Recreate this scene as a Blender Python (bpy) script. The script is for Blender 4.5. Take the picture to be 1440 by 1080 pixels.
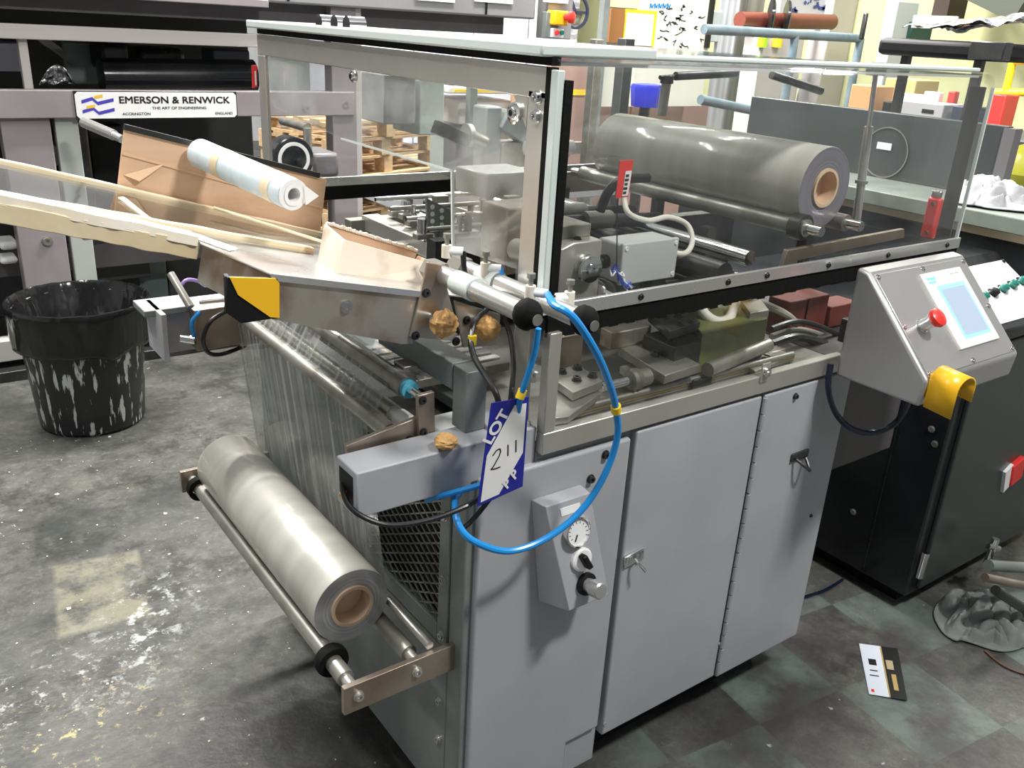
import bpy, bmesh, math, random
from mathutils import Vector, Matrix, noise
random.seed(7)
for o in list(bpy.data.objects): bpy.data.objects.remove(o)
SC = bpy.context.scene
COL = SC.collection
V = Vector
# ---------------------------------------------------------------- camera
CAM = V((-.7791, -1.1402, 1.65)); FPX = 1245.12
_yaw, _pit, _rol = .6471, .3839, .0589
_F = V((math.sin(_yaw)*math.cos(_pit), math.cos(_yaw)*math.cos(_pit), -math.sin(_pit)))
_R = _F.cross(V((0, 0, 1))).normalized(); _U = _R.cross(_F)
_c, _s = math.cos(_rol), math.sin(_rol)
R_, U_ = _c*_R+_s*_U, -_s*_R+_c*_U
cd = bpy.data.cameras.new('camera'); cam = bpy.data.objects.new('camera', cd); COL.objects.link(cam)
cd.sensor_width = 36; cd.lens = FPX/1440*36; cd.clip_start = .05; cd.clip_end = 100
_m = Matrix((R_, U_, -_F)).transposed().to_4x4(); _m.translation = CAM
cam.matrix_world = _m
SC.camera = cam
# ---------------------------------------------------------------- world, lamps, exposure
SC.view_settings.view_transform = 'Standard'; SC.view_settings.look = 'None'
SC.view_settings.gamma = 1; SC.view_settings.use_curve_mapping = False
SC.view_settings.exposure = .45
W = bpy.data.worlds.new('hall_light'); SC.world = W; W.use_nodes = True
W.node_tree.nodes['Background'].inputs[0].default_value = (.93, .97, 1, 1)
W.node_tree.nodes['Background'].inputs[1].default_value = .38
def lamp(name, loc, sx, sy, power, aim=None, col=(1, .98, .94)):
    l = bpy.data.lights.new(name, 'AREA'); l.shape = 'RECTANGLE'; l.size = sx; l.size_y = sy
    l.energy = power; l.color = col
    o = bpy.data.objects.new(name, l); COL.objects.link(o); o.location = loc
    if aim: o.rotation_euler = (V(aim)-V(loc)).to_track_quat('-Z', 'Y').to_euler()
    return o
lamp('ceiling_lamp', (1.15, -1.9, 4.0), .5, .25, 95, (.4, .2, .6))
lamp('ceiling_lamp', (-1.6, .2, 4.2), .25, 1.6, 58)
lamp('ceiling_lamp', (-.6, 3.0, 4.4), 1.6, .25, 230)
lamp('ceiling_lamp', (2.2, 2.6, 4.4), 1.6, .25, 230)
lamp('ceiling_lamp', (.6, 5.5, 4.6), 2.4, .3, 420)
lamp('ceiling_lamp', (4.2, 5.0, 4.6), 2.4, .3, 480)
lamp('ceiling_lamp', (5.2, 1.2, 4.6), .3, 2.0, 170)
# ---------------------------------------------------------------- helpers
def P(px, py, x=None, y=None, z=None):
    """point of the place seen at a photograph position, on a plane x, y or z = const"""
    r = R_*((px-720)/FPX) - U_*((py-540)/FPX) + _F
    t = (x-CAM.x)/r.x if x is not None else (y-CAM.y)/r.y if y is not None else (z-CAM.z)/r.z
    return CAM+r*t
WL = {}
class B:
    def __init__(s): s.v = []; s.f = []
    def add(s, vs, fs):
        n = len(s.v); s.v += [V(p) for p in vs]; s.f += [tuple(i+n for i in f) for f in fs]; return s
    def box(s, x0, x1, y0, y1, z0, z1):
        return s.add([(x, y, z) for z in (z0, z1) for x, y in ((x0, y0), (x1, y0), (x1, y1), (x0, y1))],
                     [(3, 2, 1, 0), (4, 5, 6, 7), (0, 1, 5, 4), (1, 2, 6, 5), (2, 3, 7, 6), (3, 0, 4, 7)])
    def ob(s, c, ax, ay, az):
        """box by centre and three half-axis vectors"""
        c, ax, ay, az = V(c), V(ax), V(ay), V(az)
        return s.add([c+i*ax+j*ay+k*az for k in (-1, 1) for i, j in ((-1, -1), (1, -1), (1, 1), (-1, 1))],
                     [(3, 2, 1, 0), (4, 5, 6, 7), (0, 1, 5, 4), (1, 2, 6, 5), (2, 3, 7, 6), (3, 0, 4, 7)])
    def bar(s, p0, p1, w, h, up=(0, 0, 1)):
        p0, p1 = V(p0), V(p1); d = p1-p0; a = d.normalized(); sd = a.cross(V(up))
        sd = sd.normalized() if sd.length > 1e-4 else V((1, 0, 0)); u = sd.cross(a)
        return s.ob((p0+p1)/2, d/2, sd*w/2, u*h/2)
    def cyl(s, p0, p1, r, r2=None, n=18, cap=True):
        p0, p1 = V(p0), V(p1); r2 = r if r2 is None else r2
        q = (p1-p0).to_track_quat('Z', 'Y'); vs = []
        for p, rr in ((p0, r), (p1, r2)):
            for i in range(n):
                a = 2*math.pi*i/n; vs.append(p+q@V((rr*math.cos(a), rr*math.sin(a), 0)))
        fs = [(i, (i+1) % n, n+(i+1) % n, n+i) for i in range(n)]
        if cap: fs += [tuple(range(n-1, -1, -1)), tuple(range(n, 2*n))]
        return s.add(vs, fs)
    def lathe(s, p0, d, prof, n=24, close=False):
        """prof: list of (distance along d, radius)"""
        p0 = V(p0); q = V(d).to_track_quat('Z', 'Y'); vs = []; m = len(prof)
        for t, r in prof:
            for i in range(n):
                a = 2*math.pi*i/n; vs.append(p0+q@V((r*math.cos(a), r*math.sin(a), t)))
        fs = [(j*n+i, j*n+(i+1) % n, (j+1)*n+(i+1) % n, (j+1)*n+i) for j in range(m-1) for i in range(n)]
        if close: fs += [((m-1)*n+i, (m-1)*n+(i+1) % n, (i+1) % n, i) for i in range(n)]
        else:
            if prof[0][1] > 1e-5: fs.append(tuple(range(n-1, -1, -1)))
            if prof[-1][1] > 1e-5: fs.append(tuple(range((m-1)*n, m*n)))
        return s.add(vs, fs)
    def tube(s, pts, r, n=8, sub=6):
        pts = [V(p) for p in pts]; path = []
        for i in range(len(pts)-1):
            a = pts[max(i-1, 0)]; b = pts[i]; c = pts[i+1]; d = pts[min(i+2, len(pts)-1)]
            for k in range(sub):
                t = k/sub
                path.append(.5*((2*b)+(c-a)*t+(2*a-5*b+4*c-d)*t*t+(3*b-a-3*c+d)*t**3))
        path.append(pts[-1]); vs = []; N = None
        for i, p in enumerate(path):
            t = (path[min(i+1, len(path)-1)]-path[max(i-1, 0)]).normalized()
            if N is None: N = t.orthogonal().normalized()
            N = (N-t*N.dot(t)).normalized(); bn = t.cross(N)
            for k in range(n):
                a = 2*math.pi*k/n; vs.append(p+r*(N*math.cos(a)+bn*math.sin(a)))
        m = len(path)
        fs = [(j*n+i, j*n+(i+1) % n, (j+1)*n+(i+1) % n, (j+1)*n+i) for j in range(m-1) for i in range(n)]
        fs += [tuple(range(n-1, -1, -1)), tuple(range((m-1)*n, m*n))]
        return s.add(vs, fs)
    def prism(s, poly, off):
        """polygon (3-D points) pushed along off"""
        p = [V(a) for a in poly]; n = len(p); off = V(off)
        nr = sum(((p[i]-p[0]).cross(p[(i+1) % n]-p[0]) for i in range(n)), V((0, 0, 0)))
        if nr.dot(off) < 0: p.reverse()
        return s.add(p+[a+off for a in p], [tuple(range(n-1, -1, -1)), tuple(range(n, 2*n))]+[(i, (i+1) % n, n+(i+1) % n, n+i) for i in range(n)])
    def grid(s, fn, nu, nv):
        vs = [fn(i/nu, j/nv) for j in range(nv+1) for i in range(nu+1)]
        return s.add(vs, [(j*(nu+1)+i, j*(nu+1)+i+1, (j+1)*(nu+1)+i+1, (j+1)*(nu+1)+i) for j in range(nv) for i in range(nu)])
    def ball(s, c, r, n=16, m=10, fn=None):
        c = V(c); vs = []; fs = []
        for j in range(m+1):
            th = math.pi*j/m
            for i in range(n):
                a = 2*math.pi*i/n; d = V((math.sin(th)*math.cos(a), math.sin(th)*math.sin(a), math.cos(th)))
                k = r*(fn(d) if fn else 1)
                vs.append(c+d*k)
        for j in range(m):
            for i in range(n): fs.append((j*n+i, (j+1)*n+i, (j+1)*n+(i+1) % n, j*n+(i+1) % n))
        return s.add(vs, fs)
    def done(s, name, m, par=None, bev=0, smooth=True, thick=0, seg=2, sub=0):
        me = bpy.data.meshes.new(name)
        lo = V([min(p[i] for p in s.v) for i in range(3)]); hi = V([max(p[i] for p in s.v) for i in range(3)])
        c = V(((lo.x+hi.x)/2, (lo.y+hi.y)/2, lo.z))
        me.from_pydata([p-c for p in s.v], [], s.f); me.validate()
        o = bpy.data.objects.new(name, me); COL.objects.link(o)
        o.location = c-(WL[par.name] if par else V((0, 0, 0))); o.parent = par; WL[o.name] = c
        me.materials.append(m)
        if smooth:
            for f in me.polygons: f.use_smooth = True
            me.set_sharp_from_angle(angle=math.radians(32))
        if thick:
            k = o.modifiers.new('thick', 'SOLIDIFY'); k.thickness = thick; k.offset = 0
        if sub:
            k = o.modifiers.new('sub', 'SUBSURF'); k.levels = k.render_levels = sub
        if bev:
            k = o.modifiers.new('bevel', 'BEVEL'); k.width = bev; k.segments = seg; k.limit_method = 'ANGLE'; k.angle_limit = math.radians(40)
        return o
def thing(name, loc, label, cat, group=None):
    o = bpy.data.objects.new(name, None); COL.objects.link(o); o.location = loc; o.empty_display_size = .05
    WL[o.name] = V(loc); return tag(o, label, cat, group)
def tag(o, label, cat, group=None):
    o['label'] = label; o['category'] = cat
    if group: o['group'] = group
    return o
def struct(o): o['kind'] = 'structure'; return o
def copytree(o, delta, par=None):
    c = o.copy(); COL.objects.link(c); c.parent = par
    WL[c.name] = WL[o.name]+V(delta)
    if par is None: c.location = o.location+V(delta)
    for ch in o.children: copytree(ch, delta, c)
    return c
def textobj(body, name, m, par, origin, ex, ey, height, width=None, bold=0, depth=.0006, skew=0, fat=0):
    """flat lettering: origin = lower left corner, ex / ey = unit directions along and up the line"""
    cu = bpy.data.curves.new(name, 'FONT'); cu.body = body; cu.size = 1; cu.offset = bold; cu.extrude = 0; cu.shear = skew
    t = bpy.data.objects.new(name, cu); COL.objects.link(t); bpy.context.view_layer.update()
    dg = bpy.context.evaluated_depsgraph_get(); me = bpy.data.meshes.new_from_object(t.evaluated_get(dg))
    vs = [v.co.copy() for v in me.vertices]; fs = [tuple(p.vertices) for p in me.polygons]
    bpy.data.objects.remove(t); bpy.data.meshes.remove(me)
    x0 = min(v.x for v in vs); x1 = max(v.x for v in vs); y0 = min(v.y for v in vs); y1 = max(v.y for v in vs)
    sy = height/(y1-y0); sx = sy if width is None else width/(x1-x0)
    origin, ex, ey = V(origin), V(ex), V(ey); nz = ex.cross(ey)
    b = B(); k_ = fat*height
    for q, (da, db) in enumerate(((0, 0), (k_, 0), (0, k_), (k_, k_)) if fat else ((0, 0),)): b.add([origin+ex*((v.x-x0)*sx+da)+ey*((v.y-y0)*sy+db)+nz*(depth+.00004*q) for v in vs], fs)
    return b.done(name, m, par, smooth=False)
# ---------------------------------------------------------------- materials
MT = {}
def mat(name, col, rough=.5, metal=0., col2=None, scale=6., lo=.35, hi=.65, bump=0., bscale=None, stretch=(1, 1, 1), coat=0., rvar=0., spec=.5, detail=5., emit=None):
    m = bpy.data.materials.new(name); m.use_nodes = True; nt = m.node_tree; N = nt.nodes; L = nt.links
    p = N['Principled BSDF']
    p.inputs['Base Color'].default_value = (*col, 1); p.inputs['Roughness'].default_value = rough
    p.inputs['Metallic'].default_value = metal; p.inputs['Specular IOR Level'].default_value = spec
    p.inputs['Coat Weight'].default_value = coat; p.inputs['Coat Roughness'].default_value = .08
    if emit:
        p.inputs['Emission Color'].default_value = (*emit[0], 1); p.inputs['Emission Strength'].default_value = emit[1]
    if col2 or bump or rvar:
        g = N.new('ShaderNodeNewGeometry'); mp = N.new('ShaderNodeMapping'); mp.inputs['Scale'].default_value = stretch
        L.new(g.outputs['Position'], mp.inputs[0])
        nz = N.new('ShaderNodeTexNoise'); nz.inputs['Scale'].default_value = scale; nz.inputs['Detail'].default_value = detail
        L.new(mp.outputs[0], nz.inputs['Vector'])
        if col2:
            rp = N.new('ShaderNodeMapRange'); rp.inputs[1].default_value = lo; rp.inputs[2].default_value = hi
            L.new(nz.outputs[0], rp.inputs[0])
            mx = N.new('ShaderNodeMix'); mx.data_type = 'RGBA'
            mx.inputs[6].default_value = (*col, 1); mx.inputs[7].default_value = (*col2, 1)
            L.new(rp.outputs[0], mx.inputs[0]); L.new(mx.outputs[2], p.inputs['Base Color'])
        if rvar:
            r2 = N.new('ShaderNodeMapRange'); r2.inputs[1].default_value = .3; r2.inputs[2].default_value = .7
            r2.inputs[3].default_value = max(rough-rvar, .02); r2.inputs[4].default_value = rough+rvar
            L.new(nz.outputs[0], r2.inputs[0]); L.new(r2.outputs[0], p.inputs['Roughness'])
        if bump:
            n2 = nz
            if bscale:
                n2 = N.new('ShaderNodeTexNoise'); n2.inputs['Scale'].default_value = bscale; L.new(mp.outputs[0], n2.inputs['Vector'])
            bp = N.new('ShaderNodeBump'); bp.inputs['Strength'].default_value = bump; bp.inputs['Distance'].default_value = .01
            L.new(n2.outputs[0], bp.inputs['Height']); L.new(bp.outputs[0], p.inputs['Normal'])
    MT[name] = m; return m
paint = mat('grey_paint', (.40, .41, .44), .42, col2=(.35, .36, .385), scale=3.5, rvar=.05)
paint_d = mat('grey_paint_worn', (.36, .37, .39), .45, col2=(.24, .24, .24), scale=9, lo=.45, hi=.75, rvar=.1)
green_grey = mat('green_grey_paint', (.215, .24, .23), .38, col2=(.155, .175, .17), scale=7, rvar=.1)
steel = mat('brushed_steel', (.60, .58, .54), .36, .7, col2=(.52, .50, .46), scale=5, rvar=.06)
steel_x = mat('brushed_steel_bright', (.68, .68, .67), .28, .8, col2=(.58, .58, .57), scale=4, rvar=.06)
steel_st = mat('stained_steel', (.54, .50, .44), .36, .8, col2=(.26, .18, .12), scale=9, lo=.46, hi=.68, rvar=.1)
steel_br = mat('brown_plate', (.46, .39, .33), .38, .8, col2=(.30, .24, .19), scale=8, rvar=.1)
dull_alu = mat('dull_aluminium', (.44, .43, .40), .42, .75, col2=(.24, .23, .20), scale=10, rvar=.12)
chrome = mat('chrome', (.80, .80, .80), .12, 1.)
dark_steel = mat('dark_steel', (.10, .10, .10), .35, .8, col2=(.05, .05, .05), scale=12, rvar=.1)
black = mat('black_plastic', (.007, .007, .008), .5, spec=.25)
rubber = mat('black_rubber', (.006, .006, .006), .8, spec=.15, bump=.2, scale=90)
black_gloss = mat('black_gloss', (.008, .009, .011), .22, col2=(.02, .022, .024), scale=2.5, rvar=.1)
yellow = mat('yellow_plastic', (.90, .50, .015), .32)
yellow_tag = mat('yellow_band', (.90, .62, .02), .4)
red = mat('red_plastic', (.72, .035, .03), .32)
blue_hose = mat('blue_hose', (.012, .26, .68), .3)
black_hose = mat('black_hose', (.01, .01, .011), .25)
white_hose = mat('white_conduit', (.72, .70, .62), .5)
white = mat('white_plastic', (.82, .82, .82), .4)
white_paper = mat('white_paper', (.86, .85, .84), .7)
card = mat('cardboard', (.62, .42, .28), .7, col2=(.54, .35, .22), scale=3, stretch=(1, 1, 6), bump=.05, bscale=40)
card_in = mat('cardboard_inner', (.34, .20, .10), .8, col2=(.24, .13, .06), scale=8)
tape = mat('cream_tape', (.78, .66, .46), .45, col2=(.66, .52, .32), scale=5, bump=.15, bscale=25)
tape_w = mat('white_tape', (.86, .82, .74), .4, col2=(.72, .64, .50), scale=7, bump=.1, bscale=30)
brown_paper = mat('brown_crumpled_paper', (.70, .42, .16), .7, col2=(.50, .27, .09), scale=25, bump=.8, bscale=45)
kraft = mat('core_board', (.74, .54, .38), .7, col2=(.64, .45, .30), scale=20)
mauve = mat('mauve_grey_paint', (.30, .27, .28), .4, col2=(.24, .21, .22), scale=3, rvar=.08)
mauve_d = mat('dark_mauve_paint', (.10, .09, .095), .42, col2=(.07, .065, .07), scale=3, rvar=.08)
wood = mat('pallet_wood', (.62, .44, .25), .7, col2=(.48, .32, .17), scale=6, stretch=(1, 6, 6), bump=.1)
cream = mat('cream_paint', (.55, .55, .36), .6, col2=(.50, .49, .32), scale=2)
off_white = mat('off_white_panel', (.78, .77, .70), .5, col2=(.72, .71, .62), scale=3)
lilac = mat('lilac_white_panel', (.62, .62, .72), .4, col2=(.56, .56, .66), scale=2)
pink_brown = mat('pinkish_board', (.42, .28, .24), .55, col2=(.36, .23, .20), scale=3)
blue_paint = mat('blue_paint', (.02, .03, .45), .4)
sign_blue = mat('sign_blue', (.015, .02, .30), .4)
sign_black = mat('sign_black', (.01, .01, .01), .4)
blue_pipe = mat('grey_blue_paint', (.17, .22, .25), .4, col2=(.12, .17, .20), scale=9)
ink = mat('marker_ink', (.01, .01, .012), .5)
foil = mat('crinkled_foil', (.72, .72, .74), .25, .9, bump=.9, bscale=30, scale=5, col2=(.55, .55, .58))
rag_w = mat('white_rag', (.46, .46, .48), .85, bump=.3, bscale=40, scale=5)
rag_g = mat('dirty_grey_rag', (.26, .28, .27), .9, col2=(.13, .15, .14), bump=.4, bscale=30, scale=6)
bin_black = mat('bin_plastic', (.012, .013, .014), .3, col2=(.45, .47, .45), scale=26, lo=.565, hi=.60, stretch=(1.6, 1.6, .28), detail=8)
bag_black = mat('bin_bag', (.008, .008, .009), .16, bump=1., bscale=9, scale=4, stretch=(1.6, 1.6, .5))
lamp_green = mat('green_button', (.0, .16, .12), .2, coat=.5)
olive_glint = mat('olive_reflection', (.15, .17, .05), .5, col2=(.10, .11, .04), scale=8)  # colour of a yellow-green reflection behind the lower pane
def acrylic(name, tint, haze, smear=.25, stretch=None):
    m = bpy.data.materials.new(name); m.use_nodes = True; nt = m.node_tree; N = nt.nodes; L = nt.links
    N.remove(N['Principled BSDF']); out = N['Material Output']
    tr = N.new('ShaderNodeBsdfTransparent'); tr.inputs[0].default_value = (*tint, 1)
    gl = N.new('ShaderNodeBsdfGlossy'); gl.inputs['Roughness'].default_value = .04
    df = N.new('ShaderNodeBsdfDiffuse'); df.inputs[0].default_value = (.78, .79, .79, 1)
    g = N.new('ShaderNodeNewGeometry'); nz = N.new('ShaderNodeTexNoise'); nz.inputs['Scale'].default_value = 4; nz.inputs['Detail'].default_value = 6
    mp = N.new('ShaderNodeMapping'); mp.inputs['Scale'].default_value = stretch or (1, 1, 1); L.new(g.outputs['Position'], mp.inputs[0]); L.new(mp.outputs[0], nz.inputs['Vector'])
    rp = N.new('ShaderNodeMapRange'); rp.inputs[1].default_value = .45; rp.inputs[2].default_value = .75; rp.inputs[3].default_value = haze; rp.inputs[4].default_value = haze+smear
    L.new(nz.outputs[0], rp.inputs[0])
    m1 = N.new('ShaderNodeMixShader'); L.new(rp.outputs[0], m1.inputs[0]); L.new(tr.outputs[0], m1.inputs[1]); L.new(df.outputs[0], m1.inputs[2])
    lw = N.new('ShaderNodeLayerWeight'); pw = N.new('ShaderNodeMath'); pw.operation = 'POWER'; pw.inputs[1].default_value = 4.5; L.new(lw.outputs['Facing'], pw.inputs[0])
    fr = N.new('ShaderNodeMapRange'); fr.inputs[3].default_value = .035; fr.inputs[4].default_value = .9; L.new(pw.outputs[0], fr.inputs[0])
    m2 = N.new('ShaderNodeMixShader'); L.new(fr.outputs[0], m2.inputs[0]); L.new(m1.outputs[0], m2.inputs[1]); L.new(gl.outputs[0], m2.inputs[2])
    L.new(m2.outputs[0], out.inputs[0]); MT[name] = m; return m
clear = acrylic('clear_acrylic', (.97, .975, .972), .0, .03)
roof_sheen = acrylic('roof_sheen_acrylic', (.95, .96, .96), .62, .15)  # milky haze stands in for ceiling light mirrored at a grazing angle
smeared = acrylic('scuffed_acrylic', (.95, .96, .95), .05, .50)
acr_edge = mat('acrylic_edge', (.62, .68, .66), .25, coat=.3)
film_web = acrylic('stretch_film', (.60, .62, .60), .10, .34, (.3, 16, .25))
def rollmat():
    m = bpy.data.materials.new('wound_film'); m.use_nodes = True; nt = m.node_tree; N = nt.nodes; L = nt.links; p = N['Principled BSDF']
    g = N.new('ShaderNodeNewGeometry'); sp = N.new('ShaderNodeSeparateXYZ'); L.new(g.outputs['Position'], sp.inputs[0])
    cb = N.new('ShaderNodeCombineXYZ'); L.new(sp.outputs[1], cb.inputs[0])
    nz = N.new('ShaderNodeTexNoise'); nz.noise_dimensions = '3D'; nz.inputs['Scale'].default_value = 9; nz.inputs['Detail'].default_value = 3
    L.new(cb.outputs[0], nz.inputs['Vector'])
    cr = N.new('ShaderNodeValToRGB'); cr.color_ramp.elements[0].position = .35; cr.color_ramp.elements[1].position = .7
    cr.color_ramp.elements[0].color = (.40, .39, .35, 1); cr.color_ramp.elements[1].color = (.60, .59, .54, 1)
    L.new(nz.outputs[0], cr.inputs[0]); L.new(cr.outputs[0], p.inputs['Base Color'])
    p.inputs['Metallic'].default_value = .12; p.inputs['Roughness'].default_value = .4; p.inputs['Coat Weight'].default_value = .6; p.inputs['Coat Roughness'].default_value = .05
    MT['wound_film'] = m; return m
film_roll_m = rollmat()
def ringmat(name, cx, cz, c1, c2):
    m = bpy.data.materials.new(name); m.use_nodes = True; nt = m.node_tree; N = nt.nodes; L = nt.links; p = N['Principled BSDF']
    g = N.new('ShaderNodeNewGeometry'); mp = N.new('ShaderNodeMapping'); mp.inputs['Location'].default_value = (-cx, 0, -cz); mp.inputs['Scale'].default_value = (1, 0, 1)
    L.new(g.outputs['Position'], mp.inputs[0])
    ln = N.new('ShaderNodeVectorMath'); ln.operation = 'LENGTH'; L.new(mp.outputs[0], ln.inputs[0])
    nz = N.new('ShaderNodeTexNoise'); nz.noise_dimensions = '1D'; nz.inputs['Scale'].default_value = 260; L.new(ln.outputs['Value'], nz.inputs['W'])
    mx = N.new('ShaderNodeMix'); mx.data_type = 'RGBA'; mx.inputs[6].default_value = (*c1, 1); mx.inputs[7].default_value = (*c2, 1)
    L.new(nz.outputs[0], mx.inputs[0]); L.new(mx.outputs[2], p.inputs['Base Color'])
    p.inputs['Roughness'].default_value = .22; p.inputs['Metallic'].default_value = .35; p.inputs['Coat Weight'].default_value = .5
    MT[name] = m; return m
def floormat():
    m = bpy.data.materials.new('stained_concrete'); m.use_nodes = True; nt = m.node_tree; N = nt.nodes; L = nt.links; p = N['Principled BSDF']
    g = N.new('ShaderNodeNewGeometry'); pos = g.outputs['Position']
    def nz(scale, detail=6, off=0, st=(1, 1, 1), rough=.6):
        mp = N.new('ShaderNodeMapping'); mp.inputs['Location'].default_value = (off, off*.7, 0); mp.inputs['Scale'].default_value = st; L.new(pos, mp.inputs[0])
        t = N.new('ShaderNodeTexNoise'); t.inputs['Scale'].default_value = scale; t.inputs['Detail'].default_value = detail; t.inputs['Roughness'].default_value = rough
        L.new(mp.outputs[0], t.inputs['Vector']); return t.outputs[0]
    def ramp(x, a, b, c=0., d=1.):
        r = N.new('ShaderNodeMapRange'); r.inputs[1].default_value = a; r.inputs[2].default_value = b; r.inputs[3].default_value = c; r.inputs[4].default_value = d
        L.new(x, r.inputs[0]); return r.outputs[0]
    def mul(a, b):
        t = N.new('ShaderNodeMath'); t.operation = 'MULTIPLY'; L.new(a, t.inputs[0]); L.new(b, t.inputs[1]); return t.outputs[0]
    def mix(f, a, b):
        t = N.new('ShaderNodeMix'); t.data_type = 'RGBA'
        L.new(f, t.inputs[0])
        for s_, v in ((6, a), (7, b)):
            if isinstance(v, tuple): t.inputs[s_].default_value = (*v, 1)
            else: L.new(v, t.inputs[s_])
        return t.outputs[2]
    def rect(cx, cy, rx, ry, rot=0.):
        mp = N.new('ShaderNodeMapping'); mp.vector_type = 'TEXTURE'; mp.inputs['Location'].default_value = (cx, cy, 0); mp.inputs['Scale'].default_value = (rx, ry, 1); mp.inputs['Rotation'].default_value = (0, 0, rot)
        L.new(pos, mp.inputs[0]); ab = N.new('ShaderNodeVectorMath'); ab.operation = 'ABSOLUTE'; L.new(mp.outputs[0], ab.inputs[0]); sp = N.new('ShaderNodeSeparateXYZ'); L.new(ab.outputs[0], sp.inputs[0])
        mxx = N.new('ShaderNodeMath'); mxx.operation = 'MAXIMUM'; L.new(sp.outputs[0], mxx.inputs[0]); L.new(sp.outputs[1], mxx.inputs[1]); return ramp(mxx.outputs[0], 1.0, .88)
    def blob(cx, cy, rx, ry, soft=.4, rot=0.):
        mp = N.new('ShaderNodeMapping'); mp.vector_type = 'TEXTURE'; mp.inputs['Location'].default_value = (cx, cy, 0); mp.inputs['Scale'].default_value = (rx, ry, 1); mp.inputs['Rotation'].default_value = (0, 0, rot)
        L.new(pos, mp.inputs[0]); ln = N.new('ShaderNodeVectorMath'); ln.operation = 'LENGTH'; L.new(mp.outputs[0], ln.inputs[0])
        return ramp(ln.outputs['Value'], 1, 1-soft)
    c = mix(ramp(nz(1.3), .35, .65), (.072, .075, .068), (.130, .130, .116))
    c = mix(ramp(nz(9, 10, 0, (1, 1, 1), .75), .42, .62, 0, .65), c, (.045, .045, .042))
    c = mix(ramp(nz(34, 10, 2.2, (1, 1, 1), .8), .52, .66, 0, .6), c, (.20, .20, .185))
    c = mix(ramp(nz(70, 6, 7.7, (1, 1, 1), .8), .55, .66, 0, .55), c, (.03, .03, .03))
    c = mix(mul(blob(-.5, .55, .7, .5, .8), ramp(nz(6, 9, 21., (1, 1, 1), .7), .40, .60, 0, .7)), c, (.075, .068, .062))
    c = mix(ramp(nz(2.4, 7, 3.1), .52, .66, 0, .75), c, (.032, .035, .033))
    c = mix(ramp(nz(3.2, 10, 31., (1, 1, 1), .78), .50, .60, 0, .85), c, (.030, .030, .028))
    c = mix(mul(blob(-.35, .35, .75, .42, .7), ramp(nz(5, 10, 41., (1, 1, 1), .78), .44, .56, 0, .9)), c, (.034, .031, .030))
    # painted squares by the right-hand machines
    mp = N.new('ShaderNodeMapping'); mp.inputs['Rotation'].default_value = (0, 0, .12); mp.inputs['Scale'].default_value = (3.4, 3.4, 0); L.new(pos, mp.inputs[0])
    ck = N.new('ShaderNodeTexChecker'); ck.inputs['Scale'].default_value = 1; ck.inputs[1].default_value = (0, 0, 0, 1); ck.inputs[2].default_value = (1, 1, 1, 1); L.new(mp.outputs[0], ck.inputs[0])
    zone = mul(mul(ck.outputs['Fac'], blob(1.25, -.35, 1.0, .62, .15)), ramp(nz(7, 8, 8.), .62, .46))
    c = mix(mul(zone, ramp(nz(1.5), .3, .6, .6, .9)), c, (.15, .19, .17))
    dk = mul(blob(1.1, -.2, .8, .55, .5), ramp(nz(5, 8, 5.5), .62, .42, 0, .75))
    c = mix(dk, c, (.035, .03, .032))
    # worn yellowish patch, white paint splashes and flakes
    c = mix(mul(rect(-.40, 1.36, .13, .20, -.15), ramp(nz(9, 10, 2., (1, 1, 1), .7), .60, .44, .0, .65)), c, (.25, .235, .165))
    c = mix(mul(blob(-.34, 1.12, .17, .42, .8, -.5), ramp(nz(20, 10, 4., (1, 1, 1), .75), .53, .60, 0, .8)), c, (.50, .53, .51))
    c = mix(mul(blob(-.62, .98, .55, .22, .8, .2), ramp(nz(26, 10, 6., (1, 1, 1), .75), .56, .62, 0, .7)), c, (.46, .47, .44))
    c = mix(mul(blob(-.60, .78, .42, .24, .8, .3), ramp(nz(26, 10, 9., (1, 1, 1), .75), .57, .63, 0, .75)), c, (.46, .39, .18))
    c = mix(ramp(nz(14, 9, 11.), .69, .73, 0, .8), c, (.55, .56, .54))
    c = mix(ramp(nz(26, 4, 15.), .72, .75, 0, .9), c, (.60, .52, .26))
    c = mix(ramp(nz(60, 2, 17.), .76, .79, 0, .6), c, (.40, .40, .36))
    L.new(c, p.inputs['Base Color'])
    L.new(ramp(nz(3, 6, 1.), .3, .7, .30, .62), p.inputs['Roughness'])
    bp = N.new('ShaderNodeBump'); bp.inputs['Strength'].default_value = .25; bp.inputs['Distance'].default_value = .01
    L.new(nz(28, 8), bp.inputs['Height']); L.new(bp.outputs[0], p.inputs['Normal'])
    return m
# ---------------------------------------------------------------- setting
struct(B().box(-7, 12, -4, 16, -.05, 0).done('floor', floormat(), smooth=False))
# ================================================================ film wrapping machine: cabinet
YD = -.014                       # front skin of the doors
mach = thing('wrapping_machine', (.55, .5, 0), 'grey steel film wrapping machine cabinet with clear lower window and hinged doors', 'machine')
def bolt(p, d, r=.006, h=.006, m=None, par=None, name='bolt'):
    """socket head screw at p pointing along d"""
    b = B(); b.lathe(p, d, [(0, r*1.35), (h*.25, r*1.35), (h*.25, r), (h, r), (h, r*.5), (h*.5, r*.5), (h*.5, 0)], 12)
    return b.done(name, m or dark_steel, par)
# carcass
c = B(); c.box(.03, 1.10, .04, 1.0, .10, .885); c.done('carcass', mauve_d, mach, smooth=False)
b = B(); b.box(.145, 1.12, .0, 1.02, .90, .925); b.done('bed_plate', green_grey, mach, bev=.003)
b = B(); b.box(.06, 1.06, .08, .95, .0, .10); b.done('plinth', black, mach, smooth=False)
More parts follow.
